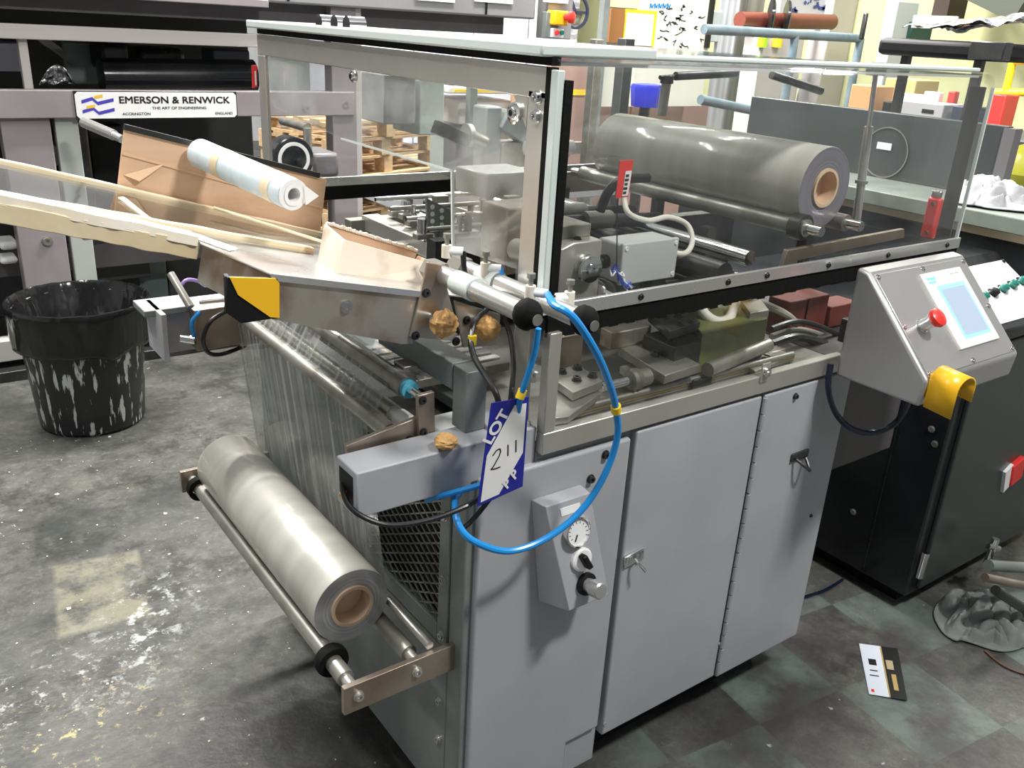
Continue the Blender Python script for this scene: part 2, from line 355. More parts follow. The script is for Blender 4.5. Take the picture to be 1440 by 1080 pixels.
# front panel with the leg below it
b = B(); b.prism([(.018, YD, .075), (.018, YD, .905), (.378, YD, .905), (.378, YD, .17), (.285, YD, .17), (.285, YD, .0), (.018, YD, .0)], (0, .03, 0))
pf = b.done('front_panel', paint, mach, bev=.006, seg=3)
b = B(); b.box(.285, .385, .0, .03, .06, .165); b.done('plinth_strip', paint, mach, bev=.003)
bolt(P(830, 673, y=YD), (0, -1, 0), .007, .008, par=pf); bolt(P(851, 639, y=YD), (0, -1, 0), .007, .008, par=pf)
# corner post, end panels
b = B(); b.box(.0, .022, .0, .05, .0, .905); b.done('corner_post', green_grey, mach, bev=.004)
b = B(); b.box(.0, .02, .05, 1.0, .10, .50); b.done('lower_end_panel', green_grey, mach, bev=.003)
for z in (.45, .36, .26): bolt((0, .072, z), (-1, 0, 0), .007, .007, steel, mach)
b = B()
for (y0, y1, z0, z1) in ((.05, .085, .505, .88), (.40, .44, .505, .88), (.085, .40, .505, .545), (.085, .40, .845, .88)): b.box(-.004, .02, y0, y1, z0, z1)
gf = b.done('grille_frame', green_grey, mach, bev=.002)
for z in (.53, .66, .80): bolt((-.004, .066, z), (-1, 0, 0), .007, .007, steel, gf)
b = B()                                                   # expanded metal
ny, nz_ = 15, 26
y0, y1, z0, z1 = .085, .40, .545, .845; dy = (y1-y0)/ny; dz = (z1-z0)/nz_
for j in range(nz_):
    for i in range(ny):
        a = V((.004, y0+i*dy, z0+j*dz)); 
        if (i+j) % 2 == 0: b.bar(a, a+V((0, dy, dz)), .003, .0028, (1, 0, 0))
        else: b.bar(a+V((0, 0, dz)), a+V((0, dy, 0)), .003, .0028, (1, 0, 0))
gm = b.done('expanded_mesh', dull_alu, mach, smooth=False); gm['kind'] = 'stuff'
B().box(.022, .026, .05, .44, .52, .87).done('grille_backing', black, mach, smooth=False)
b = B(); b.box(.0, .02, .44, 1.0, .505, .88); b.done('upper_end_panel', green_grey, mach, bev=.003)
# doors
def door(x0, x1, z0, z1, name, y0=YD):
    b = B(); b.box(x0, x1, y0, .03, z0, z1); return b.done(name, paint, mach, bev=.005, seg=3)
d1 = door(.392, .775, .135, .915, 'cabinet_door'); d2 = door(.785, 1.115, .125, .915, 'cabinet_door')
for i in range(19):                                       # piano hinge
    z = .145+i*.0405
    b = B(); b.cyl((.780, YD-.004, z), (.780, YD-.004, z+.036), .0055, n=10); b.done('hinge_knuckle', paint_d, d1)
lp = P(890, 783, y=YD)                                    # latch
b = B(); b.ob(lp+V((0, -.003, 0)), (.028, 0, .004), (0, .003, 0), (-.002, 0, .014)); lt = b.done('latch', chrome, mach, bev=.002)
for dx in (-.018, .004, .018):
    b = B(); b.cyl(lp+V((dx, -.006, -.006)), lp+V((dx, -.006, .010)), .006, n=10); b.done('latch_barrel', chrome, lt)
b = B(); b.tube([lp+V((-.002, -.008, 0)), lp+V((.002, -.022, -.010)), lp+V((.012, -.03, -.024))], .0035); b.done('latch_lever', chrome, lt)
hp = P(1124, 640, y=YD)
b = B(); b.box(hp.x-.035, hp.x+.03, YD-.006, YD, hp.z-.010, hp.z+.012); hd = b.done('door_bracket', dark_steel, mach, bev=.002)
b = B(); b.tube([hp+V((-.02, -.006, -.004)), hp+V((-.005, -.03, -.02)), hp+V((.01, -.03, -.03)), hp+V((.02, -.006, -.01))], .004); b.done('bracket_loop', dark_steel, hd)
bolt(P(1118, 557, y=YD), (0, -1, 0), .006, .007, par=d2); bolt(P(1140, 725, y=YD), (0, -1, 0), .004, .004, par=d2)
for px, py in ((1012, 905), (850, 1018)): bolt(P(px, py, y=YD), (0, -1, 0), .004, .003, paint_d, d1)
# gauge panel on the front
gx0, gx1 = .105, .245
A = P(768, 713, y=-.075); Bp = P(830, 694, y=-.075)
zt = .852; zb = .585; yt = -.075; yb = -.075
gp = thing('pressure_gauge_panel', (.19, YD, .57), 'grey wedge shaped gauge and regulator box on the cabinet front', 'control panel')
xa, xb = P(768, 713, y=-.045).x, P(830, 694, y=-.045).x; zt = P(768, 713, y=-.045).z
xc, xd_, zb_ = P(800, 860, y=-.085).x, P(856, 840, y=-.085).x, P(800, 860, y=-.085).z
b = B(); Y1 = YD
prof = [(Y1, zt+.004), (-.045, zt), (-.085, zb_), (Y1, zb_-.03)]
L0 = [V((xa-.012, Y1, zt+.004)), V((xa, -.045, zt)), V((xc, -.085, zb_)), V((xc-.02, Y1, zb_-.012))]
R0 = [V((xb+.0, Y1, zt+.004)), V((xb, -.045, zt)), V((xd_, -.085, zb_)), V((xd_, Y1, zb_-.012))]
b.add(L0+R0, [(0, 1, 2, 3), (7, 6, 5, 4), (1, 5, 6, 2), (0, 4, 5, 1), (2, 6, 7, 3), (3, 7, 4, 0)]); b.done('housing', paint, gp, bev=.002)
gn = (R0[1]-L0[1]).cross(L0[2]-L0[1]).normalized()
if gn.y > 0: gn = -gn
def gpt(u, v, h=0.): return (L0[1]*(1-u)+R0[1]*u)*(1-v)+(L0[2]*(1-u)+R0[2]*u)*v+gn*h
gu = (gpt(1, .5)-gpt(0, .5)).normalized(); gv = -(gpt(.5, 1)-gpt(.5, 0)).normalized()
b = B(); b.ob(gpt(.5, .09, .0006), gu*.024, gv*.008, gn*.0006); b.done('blank_label', white, gp)
g0 = gpt(.5, .29)
b = B(); b.lathe(g0, gn, [(0, .030), (.012, .030), (.014, .027), (.010, .026)], 28); gg = b.done('gauge', chrome, gp)
b = B(); b.cyl(g0+gn*.0085, g0+gn*.0105, .026, n=28); b.done('dial', white, gg)
b = B(); b.bar(g0+gn*.0115-gu*.004-gv*.004, g0+gn*.0115-gu*.012-gv*.017, .0025, .001, gn); b.done('needle', sign_black, gg)
for k in range(11):
    a = math.radians(-30+k*24); d = gu*math.cos(a)+gv*math.sin(a)
    b = B(); b.bar(g0+gn*.0109+d*.019, g0+gn*.0109+d*.0235, .0012, .0004, gn); b.done('dial_tick', sign_black, gg)
g1 = gpt(.5, .56)
b = B(); b.lathe(g1, gn, [(0, .024), (.006, .024), (.009, .020), (.009, 0)], 24); sw = b.done('selector_switch', white, gp)
b = B(); b.ob(g1+gn*.016, (gu*.9+gv*.3).normalized()*.006, (gv*.9-gu*.3).normalized()*.017, gn*.009); b.done('switch_knob', black, sw, bev=.003)
g2 = gpt(.5, .80)
b = B(); b.lathe(g2, gn, [(0, .023), (.007, .023), (.009, .018), (.009, 0)], 24); rg = b.done('regulator', black, gp)
b = B(); b.lathe(g2, gn, [(.008, .014), (.022, .014), (.024, .017), (.044, .017), (.047, .014), (.047, 0)], 20); b.done('regulator_knob', steel_x, rg)
# ---------------------------------------------------------------- lower window frame and upper structure
XE, XR, ZM, ZT, YE = .147, 1.483, 1.189, 1.605, 1.268
wf = mach
yF0, yF1 = -.018, .004
b = B(); b.box(XE, 1.10, yF0, yF1, .925, .968); b.done('bottom_rail', steel, wf, bev=.002)
b = B(); b.box(XE, XE+.026, yF0, yF1, .968, 1.16); b.done('end_stile', steel, wf, bev=.002)
B().box(XE+.026, 1.10, -.008, -.003, .968, 1.15).done('lower_pane', clear, wf, smooth=False)
b = B(); b.box(XE, 1.10, .01, .03, .925, .945); b.done('inner_rail', steel, wf, bev=.002)
sp = P(1079, 508, y=-.02)
b = B(); b.box(sp.x-.014, sp.x+.014, -.022, -.018, .955, .999); pl = b.done('catch_plate', steel, wf, bev=.001)
b = B(); b.lathe(V((sp.x, -.022, .978)), (0, -1, 0), [(0, .011), (.006, .011), (.007, .007), (.010, .006), (.010, 0)], 16); b.done('catch_screw', chrome, pl)
sp = P(783, 497, y=-.022)
b = B(); b.lathe(V((.165, .05, 1.062)), (0, -1, 0), [(0, .018), (.01, .018), (.011, .006), (.018, .006), (.018, 0)], 18); b.done('roller_end_cap', steel_x, mach)
# ================================================================ safety hood
hood = thing('safety_hood', (.8, .6, ZM-.05), 'clear acrylic safety hood with bent top edge and black bottom seal', 'hood')
TR = .03
def arc(cy, cz, r, a0, a1, n=10): return [(cy+r*math.cos(math.radians(a0+(a1-a0)*i/n)), cz+r*math.sin(math.radians(a0+(a1-a0)*i/n))) for i in range(n+1)]
# bent sheet: front wall, top, rear wall as one skin
prof = [(.0, ZM)]+arc(TR, ZT-TR, TR, 180, 90)+arc(YE-TR, ZT-TR, TR, 90, 0)+[(YE, ZM)]
b = B(); n = len(prof)
b.add([(XE, y, z) for y, z in prof]+[(XR, y, z) for y, z in prof], [(i, i+1, n+i+1, n+i) for i in range(n-1)])
b.done('bent_panel', clear, hood, thick=.006, smooth=False)
b = B(); b.box(XE+.02, XR-.012, .035, YE-.03, ZT-.010, ZT-.005); b.done('roof_sheen_sheet', roof_sheen, hood, smooth=False)  # added pale sheet: ceiling-light reflection on the clear top, put into its colour
b = B(); b.box(XR-.006, XR, .02, YE-.02, ZM, ZT-.015); b.done('end_pane', clear, hood, smooth=False)
# bright strip and black seal along the bottom
b = B(); b.box(XE+.03, XR, -.012, -.003, ZM-.004, ZM+.022); st = b.done('bottom_strip', steel_x, hood, bev=.001)
for px in (945, 1042, 1072, 1160, 1250, 1330):
    q = P(px, 0, y=-.012); 
for x in (.36, .60, .72, .93, 1.16, 1.42): bolt((x, -.012, ZM+.009), (0, -1, 0), .005, .004, par=st, name='strip_screw')
b = B()
for i in range(64):
    x0 = XE+i*(XR-XE)/64; b.box(x0, x0+(XR-XE)/64, -.008, .0, ZM-.038-random.random()*.006, ZM-.003)
b.done('seal', rubber, hood, smooth=False)
b = B(); b.box(XE, XR, YE+.003, YE+.012, ZM-.002, ZM+.024); b.done('bottom_strip', steel_x, hood, bev=.001)
b = B(); b.box(XE, XR, YE, YE+.008, ZM-.04, ZM-.002); b.done('seal', rubber, hood, smooth=False)
# lid and front rim: white frame on top
b = B(); b.box(XE-.03, XE+.22, .02, YE+.02, ZT+.003, ZT+.022); b.done('top_strip', acr_edge, hood, bev=.004)
b = B(); b.box(XE+.22, XR-.02, .03, .09, ZT+.003, ZT+.012); b.done('top_edge_trim', acr_edge, hood, bev=.003)
b = B(); b.box(XE-.008, XE+.01, .02, YE, ZT-.010, ZT+.003); b.done('end_gasket', rubber, hood)
# hinge barrels on the top
for y, h in ((.88, .035), (.80, .03), (.74, .03)):
    b = B(); b.cyl((XE-.01, y, ZT+.028), (XE+.03, y, ZT+.028), .018, n=14); b.done('hinge_barrel', chrome, hood)
# end frame (infeed side): steel surround, black gasket, acrylic edge
b = B(); b.box(XE-.010, XE, .028, .075, .968, ZT-.05); b.done('end_stile', steel, hood, bev=.002)
b = B(); b.box(XE-.010, XE, .028, YE, ZT-.062, ZT-.012); b.done('end_top_rail', steel, hood, bev=.002)
b = B(); b.box(XE-.010, XE, YE-.05, YE, 1.20, ZT-.062); b.done('end_stile', steel, hood, bev=.002)
b = B(); b.prism([(XE-.010, .075, ZT-.062), (XE-.010, .115, ZT-.062), (XE-.010, .075, ZT-.11)], (.01, 0, 0)); b.done('corner_gusset', steel, hood)
b = B(); b.box(XE-.012, XE+.004, .016, .028, ZM, ZT-.012); b.done('corner_gasket', rubber, hood)
b = B(); b.box(XE-.012, XE+.002, -.003, .016, ZM, ZT-.015); b.done('corner_edge', acr_edge, hood, bev=.002)
b = B(); b.box(XE+.002, XE+.018, -.006, .010, ZM, ZT-.03); b.done('seal_and_reflection', rubber, hood)
def lockscrew(y, z, r=.018):
    b = B(); b.lathe((XE-.010, y, z), (-1, 0, 0), [(0, r), (.006, r), (.008, r*.8), (.008, r*.55), (.012, r*.5), (.012, 0)], 20); o = b.done('lock_screw', chrome, hood)
    b = B(); b.cyl((XE-.0225, y, z), (XE-.0215, y, z), r*.3, n=10); b.done('keyhole', black, o)
b = B(); b.box(XR-.003, XR+.002, -.004, .004, ZM, ZT-.03); b.done('corner_edge', acr_edge, hood)
b = B(); b.box(XR-.012, XR-.008, .012, .05, ZM+.02, ZT-.03); b.done('seal_and_reflection', mat('dark_reflection', (.05, .05, .05), .3), hood)  # dark strip paints in a reflection along the acrylic corner
lockscrew(.105, 1.515); lockscrew(.70, 1.53, .013)
for z in (1.545, 1.515): bolt((XE-.01, .048, z), (-1, 0, 0), .009, .008, chrome, hood)
# end pane with cut-out
E0 = [(XE-.005, .075, 1.06), (XE-.005, .075, ZT-.06), (XE-.005, YE-.05, ZT-.06)]
def ez(px, py): q = P(px, py, x=XE-.005); return (XE-.005, q.y, q.z)
b = B(); b.prism(E0+[ez(384, 150), ez(480, 195), ez(634, 240), ez(636, 348), ez(725, 378)], (.004, 0, 0)); b.done('infeed_pane', smeared, hood, smooth=False)
b = B(); q0, q1 = ez(636, 240), ez(637, 348); b.bar(q0, q1, .005, .005, (1, 0, 0)); b.done('pane_edge', acr_edge, hood)
q0, q1 = ez(480, 195), ez(634, 240); b = B(); b.bar(q0, q1, .004, .004); b.done('pane_edge', acr_edge, hood)
# ---------------------------------------------------------------- helpers for the works
def plate(pxs, z, th, name, m, par, bev=.0015):
    b = B(); b.prism([P(a, c, z=z) for a, c in pxs], (0, 0, -th)); return b.done(name, m, par, bev=bev)
def yplate(pxs, y, th, name, m, par, bev=.001):
    b = B(); b.prism([P(a, c, y=y) for a, c in pxs], (0, th, 0)); return b.done(name, m, par, bev=bev)
def rod(p0, p1, r, name, m, par, n=18):
    b = B(); b.cyl(p0, p1, r, n=n); return b.done(name, m, par)
# ---------------------------------------------------------------- beams, brackets, film path (all bolted to the machine)
b = B(); b.box(-.217, .145, .0, .075, .892, .976); bm = b.done('near_beam', paint, mach, bev=.003)
b = B(); b.box(-.2172, -.2168, .012, .063, .905, .963); b.done('beam_end_opening', black, bm)
bp_ = P(597, 632, z=.976); bolt((.03, .055, .976), (0, 0, 1), .008, .008, steel_x, bm)
b = B(); b.box(-.25, .10, .93, 1.02, .88, .985); fb = b.done('far_beam', paint_d, mach, bev=.003)
b = B(); b.box(-.30, -.18, .90, 1.0, .985, 1.0); b.done('sensor_shelf', green_grey, mach, bev=.002)
rod(P(240, 385, y=.93), P(268, 432, y=.86), .009, 'sensor_tube', dull_alu, mach)
rod(P(280, 425, y=.86), P(330, 420, y=.84), .006, 'air_fitting', chrome, mach)
rod(P(255, 475, y=.88), P(275, 478, y=.86), .010, 'air_fitting', chrome, mach)
b = B(); b.box(-.275, -.262, .86, .99, .885, 1.0); b.done('sensor_bracket', paint_d, mach, bev=.002)
b = B(); b.box(-.20, -.05, .86, .90, .90, 1.0); b.done('sensor_block', steel_br, mach, bev=.002)
# roller bracket behind the near beam
rb = yplate([(487, 627), (601, 582), (601, 628), (493, 675)], .085, .010, 'roller_bracket', steel_br, mach)
for px, py in ((497, 655), (510, 652), (575, 618)): bolt(P(px, py, y=.085), (0, -1, 0), .006, .005, dark_steel, rb)
rb2 = yplate([(588, 557), (611, 551), (612, 624), (590, 632)], .075, .010, 'roller_bracket', steel_br, mach)
for px, py in ((594, 563), (595, 608)): bolt(P(px, py, y=.075), (0, -1, 0), .006, .005, dark_steel, rb2)
# rollers
rA = V((-.085, 0, .965))
rod((-.085, .13, .965), (-.085, .95, .965), .016, 'idler_roller', dull_alu, mach, 24)
rC = P(577, 548, y=.15)
rod((rC.x, .16, rC.z), (rC.x, .95, rC.z), .021, 'idler_roller', dull_alu, mach, 24)
b = B(); b.cyl((rC.x, .150, rC.z), (rC.x, .160, rC.z), .017); b.done('roller_bush', mat('pale_blue_plastic', (.10, .45, .62), .4), mach)
rod((rC.x, .085, rC.z), (rC.x, .150, rC.z), .008, 'roller_axle', chrome, mach)
rD = P(566, 590, y=.16)
rod((rD.x, .19, rD.z), (rD.x, .95, rD.z), .017, 'idler_roller', steel, mach, 24)
b = B(); b.lathe((rD.x, .13, rD.z), (0, 1, 0), [(0, .013), (.006, .018), (.04, .018), (.05, .012), (.06, .012)], 20); b.done('roller_knob', white, mach)
# film: up from the big roll, over the idlers and into the works
fp = [(-.0605, .585), (-.1005, .955), (-.099, .972), (-.09, .981), (-.08, .982)]
fp += [(rC.x-.012, rC.z+.018), (rC.x, rC.z+.0215), (rC.x+.012, rC.z+.019), (.10, 1.0), (.16, .985)]
b = B(); m_ = len(fp); ny_ = 26
vs = []
for j in range(ny_+1):
    y = .19+j*(.875-.19)/ny_
    for i, (x, z) in enumerate(fp):
        w = .0025*noise.noise(V((y*22, z*3, 1.3))) if i == 0 or i > 8 else 0
        vs.append((x+w, y, z))
b.add(vs, [(j*m_+i, j*m_+i+1, (j+1)*m_+i+1, (j+1)*m_+i) for j in range(ny_) for i in range(m_-1)])
fw = b.done('film_web', film_web, mach)
# gantry leg and arm
b = B(); b.box(.015, .058, .04, .085, .976, 1.092); b.done('gantry_post', green_grey, mach, bev=.002)
b = B(); b.box(.012, .060, .085, .36, 1.045, 1.095); b.done('gantry_arm', green_grey, mach, bev=.002)
b = B(); b.box(.058, .14, .01, .10, .925, .985); b.done('gantry_foot', paint, mach, bev=.003)
bolt((.09, .03, .985), (0, 0, 1), .007, .008, steel_x, mach)
b = B(); b.box(.02, .14, .06, .22, .90, .935); b.done('clamp_block', white, mach, bev=.01)
# grooved bed seen below the chute
for i in range(7):
    y = .30+i*.035
    b = B(); b.box(.04, .30, y, y+.022, .955, .975); b.done('bed_slat', steel_x if i % 2 else dull_alu, mach, bev=.002)
b = B(); b.ob(P(575, 520, y=.22), (.022, 0, .0), (0, .02, 0), (0, 0, .016)); vb = b.done('valve_block', dull_alu, mach, bev=.002)
rod(P(586, 532, y=.2), P(600, 522, y=.2), .006, 'valve_elbow', white, vb); rod(P(600, 522, y=.2), P(616, 515, y=.2), .006, 'valve_tube', blue_hose, vb); rod(P(613, 517, y=.2), P(621, 513, y=.2), .0075, 'valve_band', yellow_tag, vb)
# ---------------------------------------------------------------- unwind station below
b = B(); b.box(-.235, .02, .024, .036, .475, .535); ub = b.done('unwind_bracket', steel_br, mach, bev=.001)
for x in (-.207, -.085): bolt((x, .024, .508), (0, -1, 0), .008, .008, steel_x, ub)
b = B(); b.box(-.235, .02, .975, .987, .475, .535); b.done('unwind_bracket', steel_br, mach, bev=.001)
for x in (-.207, -.073):
    sh = rod((x, .075, .510), (x, .94, .510), .017, 'unwind_shaft', dull_alu, mach, 22)
    rod((x, .036, .510), (x, .975, .510), .011, 'shaft_journal', steel, sh)
b = B(); b.lathe((-.207, .125, .510), (0, 1, 0), [(0, .020), (0, .031), (.006, .033), (.018, .033), (.024, .030), (.024, .020)], 24, True); b.done('stop_ring', rubber, mach)
b = B(); b.lathe((-.207, .905, .510), (0, 1, 0), [(0, .020), (0, .031), (.02, .031), (.02, .020)], 24, True); b.done('stop_ring', rubber, mach)
rod((-.05, .036, .545), (-.05, .2, .548), .008, 'tie_rod', steel, mach)
# ---------------------------------------------------------------- film rolls
def film_roll(name, cx, cz, y0, y1, R, label):
    t = thing(name, (cx, (y0+y1)/2, cz-R), label, 'film roll', None)
    b = B(); b.lathe((cx, y0, cz), (0, 1, 0), [(.001, R-.001), (.003, R), (y1-y0-.003, R), (y1-y0-.001, R-.001)], 64); 
    b.f = b.f[:-2]; b.done('film_winding', film_roll_m, t)
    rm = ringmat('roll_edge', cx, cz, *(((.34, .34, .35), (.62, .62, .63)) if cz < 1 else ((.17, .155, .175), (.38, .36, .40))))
    for y, nm in ((y0+.001, 'roll_face'), (y1-.001, 'roll_face')):
        b = B(); b.lathe((cx, y, cz), (0, 1, 0), [(0, .0445), (0, R-.001)], 64, False); b.f = b.f[:64]; b.done(nm, rm, t)
    L_ = y1-y0
    b = B(); b.lathe((cx, y0, cz), (0, 1, 0), [(-.004, .038), (-.004, .0445), (L_+.004, .0445), (L_+.004, .038)], 40, True); b.done('cardboard_core', kraft, t)
    B().cyl((cx, y0+.035, cz), (cx, y0+.038, cz), .038, n=30).done('core_plug', kraft, t)
    return t
film_roll('film_roll', -.14, .58, .182, .879, .080, 'roll of clear film on the low shafts beside the mesh grille')
film_roll('film_roll', 1.021, 1.344, .095, .807, .0925, 'roll of clear film inside the acrylic hood')
# white slip of paper inside the upper core
# ================================================================ works inside the hood
for x in (.945, 1.095):
    s_ = rod((x, .07, 1.262), (x, .86, 1.262), .020, 'support_roller', dull_alu, mach, 22); rod((x, .03, 1.262), (x, .9, 1.262), .012, 'roller_journal', chrome, s_)
b = B(); b.lathe((.945, .075, 1.262), (0, 1, 0), [(0, .02), (0, .03), (.03, .03), (.03, .02)], 22, True); b.done('stop_ring', dark_steel, mach)
yplate([(1100, 378), (1108, 352), (1272, 322), (1272, 334), (1122, 366), (1116, 395)], .05, .012, 'support_arm', steel_br, mach)
b = B(); b.box(.86, 1.32, .90, .912, 1.20, 1.26); b.done('support_arm', steel_br, mach, bev=.001)
for x0, z0 in ((.88, .93), (1.28, .93)):
    b = B(); b.box(x0, x0+.03, .30, .33, z0, 1.22); b.done('support_leg', dark_steel, mach); b = B(); b.box(x0, x0+.03, .87, .90, z0, 1.22); b.done('support_leg', dark_steel, mach)
rod((.80, .10, 1.20), (.80, .9, 1.20), .018, 'feed_roller', chrome, mach, 22)
rod((.72, .10, 1.17), (.72, .9, 1.17), .028, 'feed_roller', dark_steel, mach, 22)
b = B(); b.box(.30, 1.36, .62, .66, .93, 1.17); b.done('rear_side_plate', dark_steel, mach, bev=.002)
b = B(); b.box(1.12, 1.46, .03, .95, .60, .925); b.done('rear_carcass', mauve_d, mach, bev=.004)
b = B(); b.box(.58, .88, .20, .60, 1.125, 1.14); b.done('dark_tray', dark_steel, mach, bev=.003)
# bearing block with pulley
b = B(); b.prism([(.245, .09, 1.17), (.245, .09, 1.275), (.275, .09, 1.285), (.345, .09, 1.285), (.345, .09, 1.17)], (0, .10, 0)); bb = b.done('bearing_block', steel, mach, bev=.003)
b = B(); b.lathe((.306, .09, 1.236), (0, -1, 0), [(0, .026), (.006, .026), (.007, .022), (.014, .022), (.015, .026), (.020, .026), (.021, .012), (.026, .012), (.026, .005), (.022, .005), (.022, 0)], 26); b.done('pulley', chrome, bb)
bolt((.30, .11, 1.285), (0, 0, 1), .006, .005, dark_steel, bb)
b = B(); b.box(.27, .34, .12, .20, 1.285, 1.31); b.done('clamp_piece', dull_alu, bb, bev=.002)
# junction box
jb = thing('junction_box', (.47, .14, 1.19), 'light grey junction box with four corner screws under the hood', 'junction box')
b = B(); b.box(.405, .555, .10, .17, 1.188, 1.268); b.done('box_body', mat('box_grey', (.50, .51, .50), .45), jb, bev=.006)
b = B(); b.box(.403, .557, .092, .102, 1.186, 1.270); lid = b.done('box_lid', MT['box_grey'], jb, bev=.003)
for x in (.412, .548):
    for z in (1.196, 1.260): bolt((x, .092, z), (0, -1, 0), .004, .002, white, lid, 'lid_screw')
b = B(); b.lathe((.405, .14, 1.225), (-1, 0, 0), [(0, .014), (.012, .014), (.014, .010), (.026, .009)], 14); b.done('cable_gland', black, jb)
b = B(); b.lathe((.554, .14, 1.228), (1, 0, 0), [(0, .012), (.012, .012), (.014, .009), (.02, .009)], 14); b.done('cable_gland', white, jb)
b = B(); b.box(.505, .545, .105, .14, 1.12, 1.188); b.done('box_stand', dark_steel, jb)
tag(B().tube([(.574, .14, 1.228), (.62, .13, 1.222), (.66, .15, 1.24), (.67, .18, 1.27), (.63, .20, 1.285), (.56, .19, 1.285), (.52, .21, 1.30), (.56, .27, 1.32)], .006, 10).done('cable', white_hose), 'cream cable looping out of the grey junction box', 'cable')
tag(B().tube([(.53, .31, 1.285), (.56, .32, 1.325), (.61, .33, 1.345), (.69, .335, 1.345)], .011, 10).done('cable', black_hose), 'thick black cable above the junction box', 'cable')
# motor with ribbon wires
b = B(); b.lathe((.36, .13, 1.165), (.35, .25, -.1), [(0, .032), (.09, .032), (.10, .026), (.15, .026)], 20); b.done('drive_motor', green_grey, mach)
for k in range(6):
    r_ = random.Random(k); p0 = V((.38+.01*r_.random(), .10, 1.22)); pts = [p0]
    for i in range(4): pts.append(p0+V((.012*i+.02*(r_.random()-.5), -.012+.02*(r_.random()-.5), -.012*i+.025*(r_.random()-.5))))
    B().tube(pts, .0018, 6).done('loose_wire', mat('wire_blue', (.03, .08, .5), .4) if k % 2 else white, mach)
b = B(); b.grid(lambda u, v: V((.34+.05*u, .085-.012*math.sin(u*9), 1.20-.06*v-.03*u)), 10, 4); b.done('ribbon_strap', foil, mach, thick=.001)
# ---- works behind the lower pane
bed = B(); bed.box(.17, 1.10, .03, .60, .925, .932); bed.done('bed_liner', dull_alu, mach)
def bolted(pxs, z, th, m, bolts, name='bolted_plate'):
    o = plate(pxs, z, th, name, m, mach)
    for px, py in bolts: bolt(P(px, py, z=z), (0, 0, 1), .008, .009, dark_steel, o)
    return o
bolted([(768, 525), (812, 512), (848, 535), (806, 552)], 1.005, .018, dull_alu, [(790, 524), (812, 519), (811, 535), (833, 530)])
plate([(762, 548), (800, 540), (845, 552), (800, 585), (764, 590)], .985, .015, 'slide_plate', dull_alu, mach)
bolted([(870, 488), (915, 476), (985, 512), (935, 528)], 1.00, .02, dull_alu, [(921, 500), (957, 497)])
plate([(872, 515), (905, 505), (932, 520), (895, 532)], .975, .016, 'slide_plate', steel, mach)
bolted([(912, 440), (955, 428), (985, 452), (942, 466)], 1.06, .02, dark_steel, [(937, 447), (953, 445), (958, 457), (974, 454)])
plate([(955, 428), (1060, 420), (1080, 448), (988, 470)], 1.045, .10, 'reflection_block', olive_glint, mach)  # olive block put in for a yellow-green reflection
plate([(905, 470), (985, 452), (1000, 475), (950, 490)], 1.03, .07, 'black_block', dark_steel, mach)
plate([(1040, 420), (1068, 418), (1082, 436), (1055, 440)], 1.06, .02, 'bolted_plate', dull_alu, mach)
rod(P(845, 545, z=.985), P(885, 535, z=.985), .010, 'guide_rod', chrome, mach)
b = B(); c0 = P(886, 535, z=.985); b.lathe(c0, (1, 0, 0), [(0, .020), (.006, .024), (.012, .018), (.018, .024), (.024, .020), (.05, .018)], 20); b.done('rod_collar', dull_alu, mach)
for i in range(3):
    a0 = P(770, 585+i*4, z=.955-.008*i); rod(a0, a0+V((.75, 0.0, 0)), .007, 'guide_rod', mat('brass', (.45, .36, .16), .35, .9) if i == 1 else dull_alu, mach)
b = B(); b.box(.33, .40, .18, .20, .99, 1.06); b.done('hinge_lug', steel_br, mach, bev=.003)
b = B(); b.box(.50, .62, .20, .24, 1.0, 1.04); b.done('hinge_lug', steel_st, mach, bev=.003)
b = B(); b.cyl(P(995, 520, z=.98), P(1080, 485, z=.98), .016, n=18); b.done('conduit_pipe', dull_alu, mach)
tag(B().tube([P(985, 420, y=.20), P(990, 440, y=.17), P(1008, 452, y=.15), P(1025, 448, y=.15), P(1032, 430, y=.17), P(1036, 415, y=.2)], .012, 12).done('conduit', white_hose), 'white ribbed conduit bend behind the lower clear panel', 'conduit')
tag(B().tube([P(1045, 415, y=.2), P(1075, 428, y=.19), P(1105, 442, y=.18), P(1120, 456, y=.18)], .010, 10).done('conduit', mat('dirty_conduit', (.42, .40, .34), .5)), 'dusty grey conduit running towards the console', 'conduit')
for k, (y, cz) in enumerate(((.16, 0), (.19, 12), (.14, 22))):
    tag(B().tube([P(1085, 462+cz, y=y), P(1120, 452+cz, y=y), P(1155, 460+cz, y=y), P(1195, 478+cz, y=y)], .007+.002*k, 8).done('cable', dark_steel if k != 1 else MT['dirty_conduit']), ('thin dark cable on top of the bundle at the bed end', 'dusty grey cable in the middle of the bundle at the bed end', 'thick dark cable at the bottom of the bundle at the bed end')[k], 'cable', 'cables at the bed end')
rbx = mat('rust_red_paint', (.16, .028, .018), .5)
for k, (a, c_) in enumerate((((1112, 425), (1132, 460)), ((1135, 420), (1158, 462)), ((1170, 432), (1198, 470)))):
    p0 = P(a[0], a[1], y=.2); p1 = P(c_[0], c_[1], y=.2)
    b = B(); b.box(p0.x, p1.x, .2, .27, .93, p0.z); b.done('contactor_box', rbx, mach, bev=.003)
for px in (1148, 1166, 1180):
    a = P(px, 425, y=.25); rod(a, V((a.x, .25, .93)), .005, 'guide_post', chrome, mach)
bolted([(1040, 508), (1075, 498), (1095, 508), (1062, 522)], .95, .01, dull_alu, [(1058, 508), (1075, 508)])
